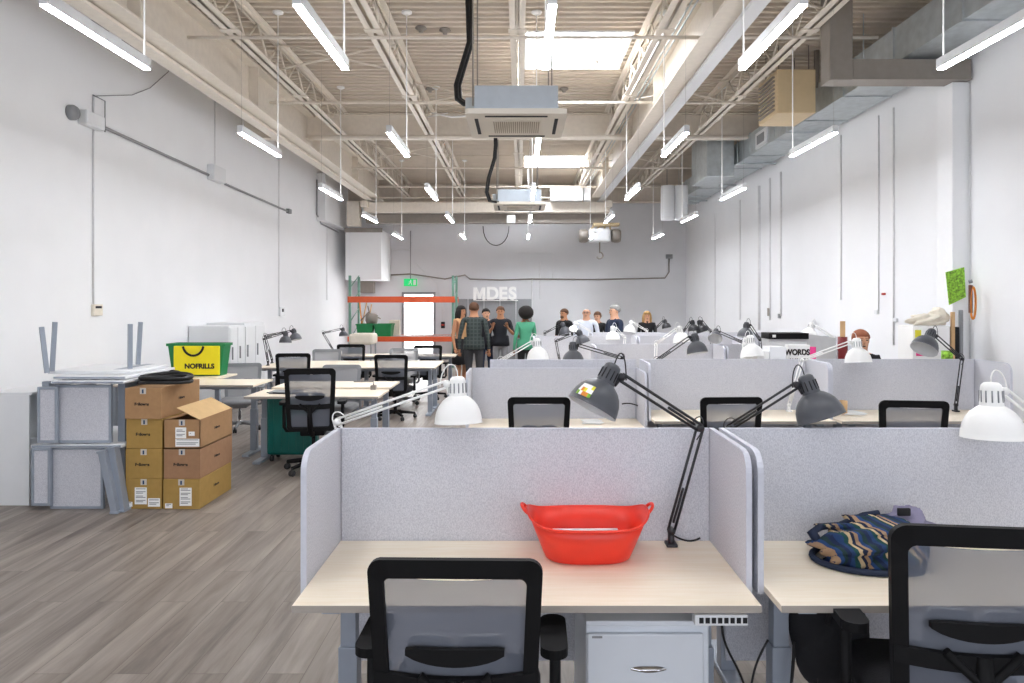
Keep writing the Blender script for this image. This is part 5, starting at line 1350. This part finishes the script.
        m.add(vs, [(i*n+j, (i+1)*n+j, (i+1)*n+(j+1) % n, i*n+(j+1) % n) for i in range(h) for j in range(n)], 0, True)
        if hairk == 'long':
            for i in range(11):
                a = -.5+i*(PI+1)/10; x = .082*math.cos(a); y = .09*math.sin(a)+.01
                m.tube([(x, y, 1.68), (x*1.12, y*1.1+.01, 1.58), (x*1.15, y*1.0+.025, 1.47), (x*1.0, y*.9+.03, 1.40)], [.026, .03, .028, .014], 6)
        if hairk == 'bun': m.ball((0, .12, 1.70), .05, 12)
        fix(m).build('hair', hair, t)
    if beard:
        m = MB(); m.ball((0, -.055, 1.565), (.055, .05, .045), 14); fix(m).build('beard', hair, t)
    if glasses:
        m = MB()
        for sx in (-1, 1): m.tube([(sx*.032+.021*math.cos(a), -.112, 1.642+.016*math.sin(a)) for a in [2*PI*i/14 for i in range(14)]], .0028, 5, closed=True); m.tube([(sx*.053, -.11, 1.645), (sx*.082, 0, 1.645)], .0025, 5)
        m.tube([(-.011, -.112, 1.645), (.011, -.112, 1.645)], .0028, 5); fix(m).build('glasses', 'cl_dark', t)
    # loose shirt hem / skirt as clothing
    m = MB()
    if skirt:
        m.lathe([(.14, 1.06), (.17, .95), (.2, .7), (.22, .52), (.215, .52), (.16, .95)], (0, 0, 0), n=24, ex=1.0); fix(m).build('skirt', pants, t)
    elif not seated:
        m.lathe([(.165, 1.12), (.178, 1.0), (.185, .90), (.178, .90), (.16, 1.1)], (0, .0, 0), n=24, ex=1.08)
        for v_ in m.v: v_.y *= .78
        fix(m).build('shirt_hem', top, t)
    m = MB(); m.lathe([(.068, 1.47), (.070, 1.512), (.060, 1.515), (.058, 1.47)], (0, .0, 0), n=16); fix(m).build('collar', top, t)
    return t
def at(px, s): return ((px-VX)/s, F/s, 0)
def hh(top, s): return HC-(top-VY)/s
person('man in a dark plaid shirt and dark trousers, back to the camera, arms hanging', at(474, 56), PI, hh(302.5, 56), 'skin_mid', 'plaid', 'cl_dark', 'hair_brown', sleeves='long')
person('woman with long dark hair, tan top and black skirt left of the plaid shirt', at(461.5, 50), .9, hh(306, 50), 'skin_mid', 'cl_tan', 'cl_black', 'hair_black', 'long', sleeves='none', skirt=True, female=True)
person('dark-haired person in navy half hidden behind the plaid shirt', at(486, 49), .3, hh(308.5, 49), 'skin_light', 'cl_polo', 'cl_navy', 'hair_black', 'short', female=True)
person('man in a navy polo and grey trousers gesturing with both hands, facing the camera', at(500.5, 49.5), 0, hh(306.5, 49.5), 'skin_mid', 'cl_polo', 'cl_greypants', 'hair_brown', 'short', arms=('chest', 'chest'))
person('person with a black afro, green top and black trousers, back to the camera', at(525.5, 52), PI+.25, hh(309.5, 52), 'skin_dark', 'cl_green', 'cl_black', 'hair_black', 'afro', arms=('fold', 'down'), sleeves='long', female=True)
person('bearded man in a black shirt looking left', at(564.0, 48), -.8, hh(309, 49)+.0, 'skin_mid', 'cl_black', 'cl_dark', 'hair_brown', 'short', beard=True, sleeves='short')
person('man in glasses and a pale blue-white shirt', at(586.5, 51.5), -.25, hh(307.5, 51.5), 'skin_light', 'cl_white', 'cl_dark', 'hair_grey', 'bald', glasses=True, sleeves='long')
person('woman with brown hair and a black top beside the pale-shirted man', at(597.5, 47), -.4, hh(312, 47), 'skin_light', 'cl_black', 'cl_dark', 'hair_brown', 'bun', female=True)
person('grey-haired man in a navy jacket turned left', at(614.5, 56), -1.1, hh(305, 56), 'skin_light', 'cl_navy', 'cl_dark', 'hair_grey', 'short', sleeves='long', arms=('fold', 'fold'))
person('blond woman in a black top, rightmost of the standing group', at(647, 47), -.1, hh(311.5, 47), 'skin_light', 'cl_black', 'cl_dark', 'hair_blond', 'long', female=True, arms='fold')
person('red-haired person in black seated behind the second row, lamp before the face', at(861, 92), -.1, 1.70, 'skin_light', 'cl_black', 'cl_dark', 'hair_auburn', 'short', seated=True, arms='desk', female=True)
c = dup(CH, (P(861, 0, 92).x, F/92+.02, 0), PI, 'black mesh office chair under the seated red-haired person', GB); c.scale = (1, 1, .95)

# ------------------------------------------------------------------ camera, light, view
cam = bpy.data.cameras.new('camera'); co = bpy.data.objects.new('camera', cam); C.objects.link(co)
cam.sensor_width = 36; cam.lens = F/1024*36; co.location = (0, 0, HC); co.rotation_euler = (PI/2, 0, 0)
cam.shift_x = -(VX-512)/1024; cam.shift_y = -(341.5-VY)/1024; cam.clip_start = .05
bpy.context.scene.camera = co
w = bpy.data.worlds.new('world'); bpy.context.scene.world = w; w.use_nodes = True
bg = w.node_tree.nodes['Background']; bg.inputs[0].default_value = (.8, .9, 1, 1); bg.inputs[1].default_value = .6
def area(name, loc, rot, sx, sy, e, col=(1, 1, 1)):
    l = bpy.data.lights.new(name, 'AREA'); l.shape = 'RECTANGLE'; l.size = sx; l.size_y = sy; l.energy = e; l.color = col
    o = bpy.data.objects.new(name, l); C.objects.link(o); o.location = loc; o.rotation_euler = rot; return o
area('daylight_door', ((x0_door+x1_door)/2, YB-.08, 1.05), (PI/2, 0, PI), .85, 1.9, 45, (.95, .97, 1))
area('daylight_front_window', (0, YF+.05, 2.0), (PI/2, 0, 0), 8.2, 2.6, 60, (.93, .96, 1))
for i, a in enumerate(SK): area('daylight_skylight', ((a[0]+a[1])/2, (a[2]+a[3])/2, ZC+.28), (0, 0, 0), 1.3, 1.3, 80, (.95, .97, 1))
sc = bpy.context.scene
sc.view_settings.view_transform = 'Standard'; sc.view_settings.look = 'None'; sc.view_settings.exposure = .46; sc.view_settings.gamma = 1
sc.view_settings.use_curve_mapping = False
sc.cycles.max_bounces = 8; sc.cycles.diffuse_bounces = 5; sc.cycles.transparent_max_bounces = 16
sc.cycles.use_denoising = True
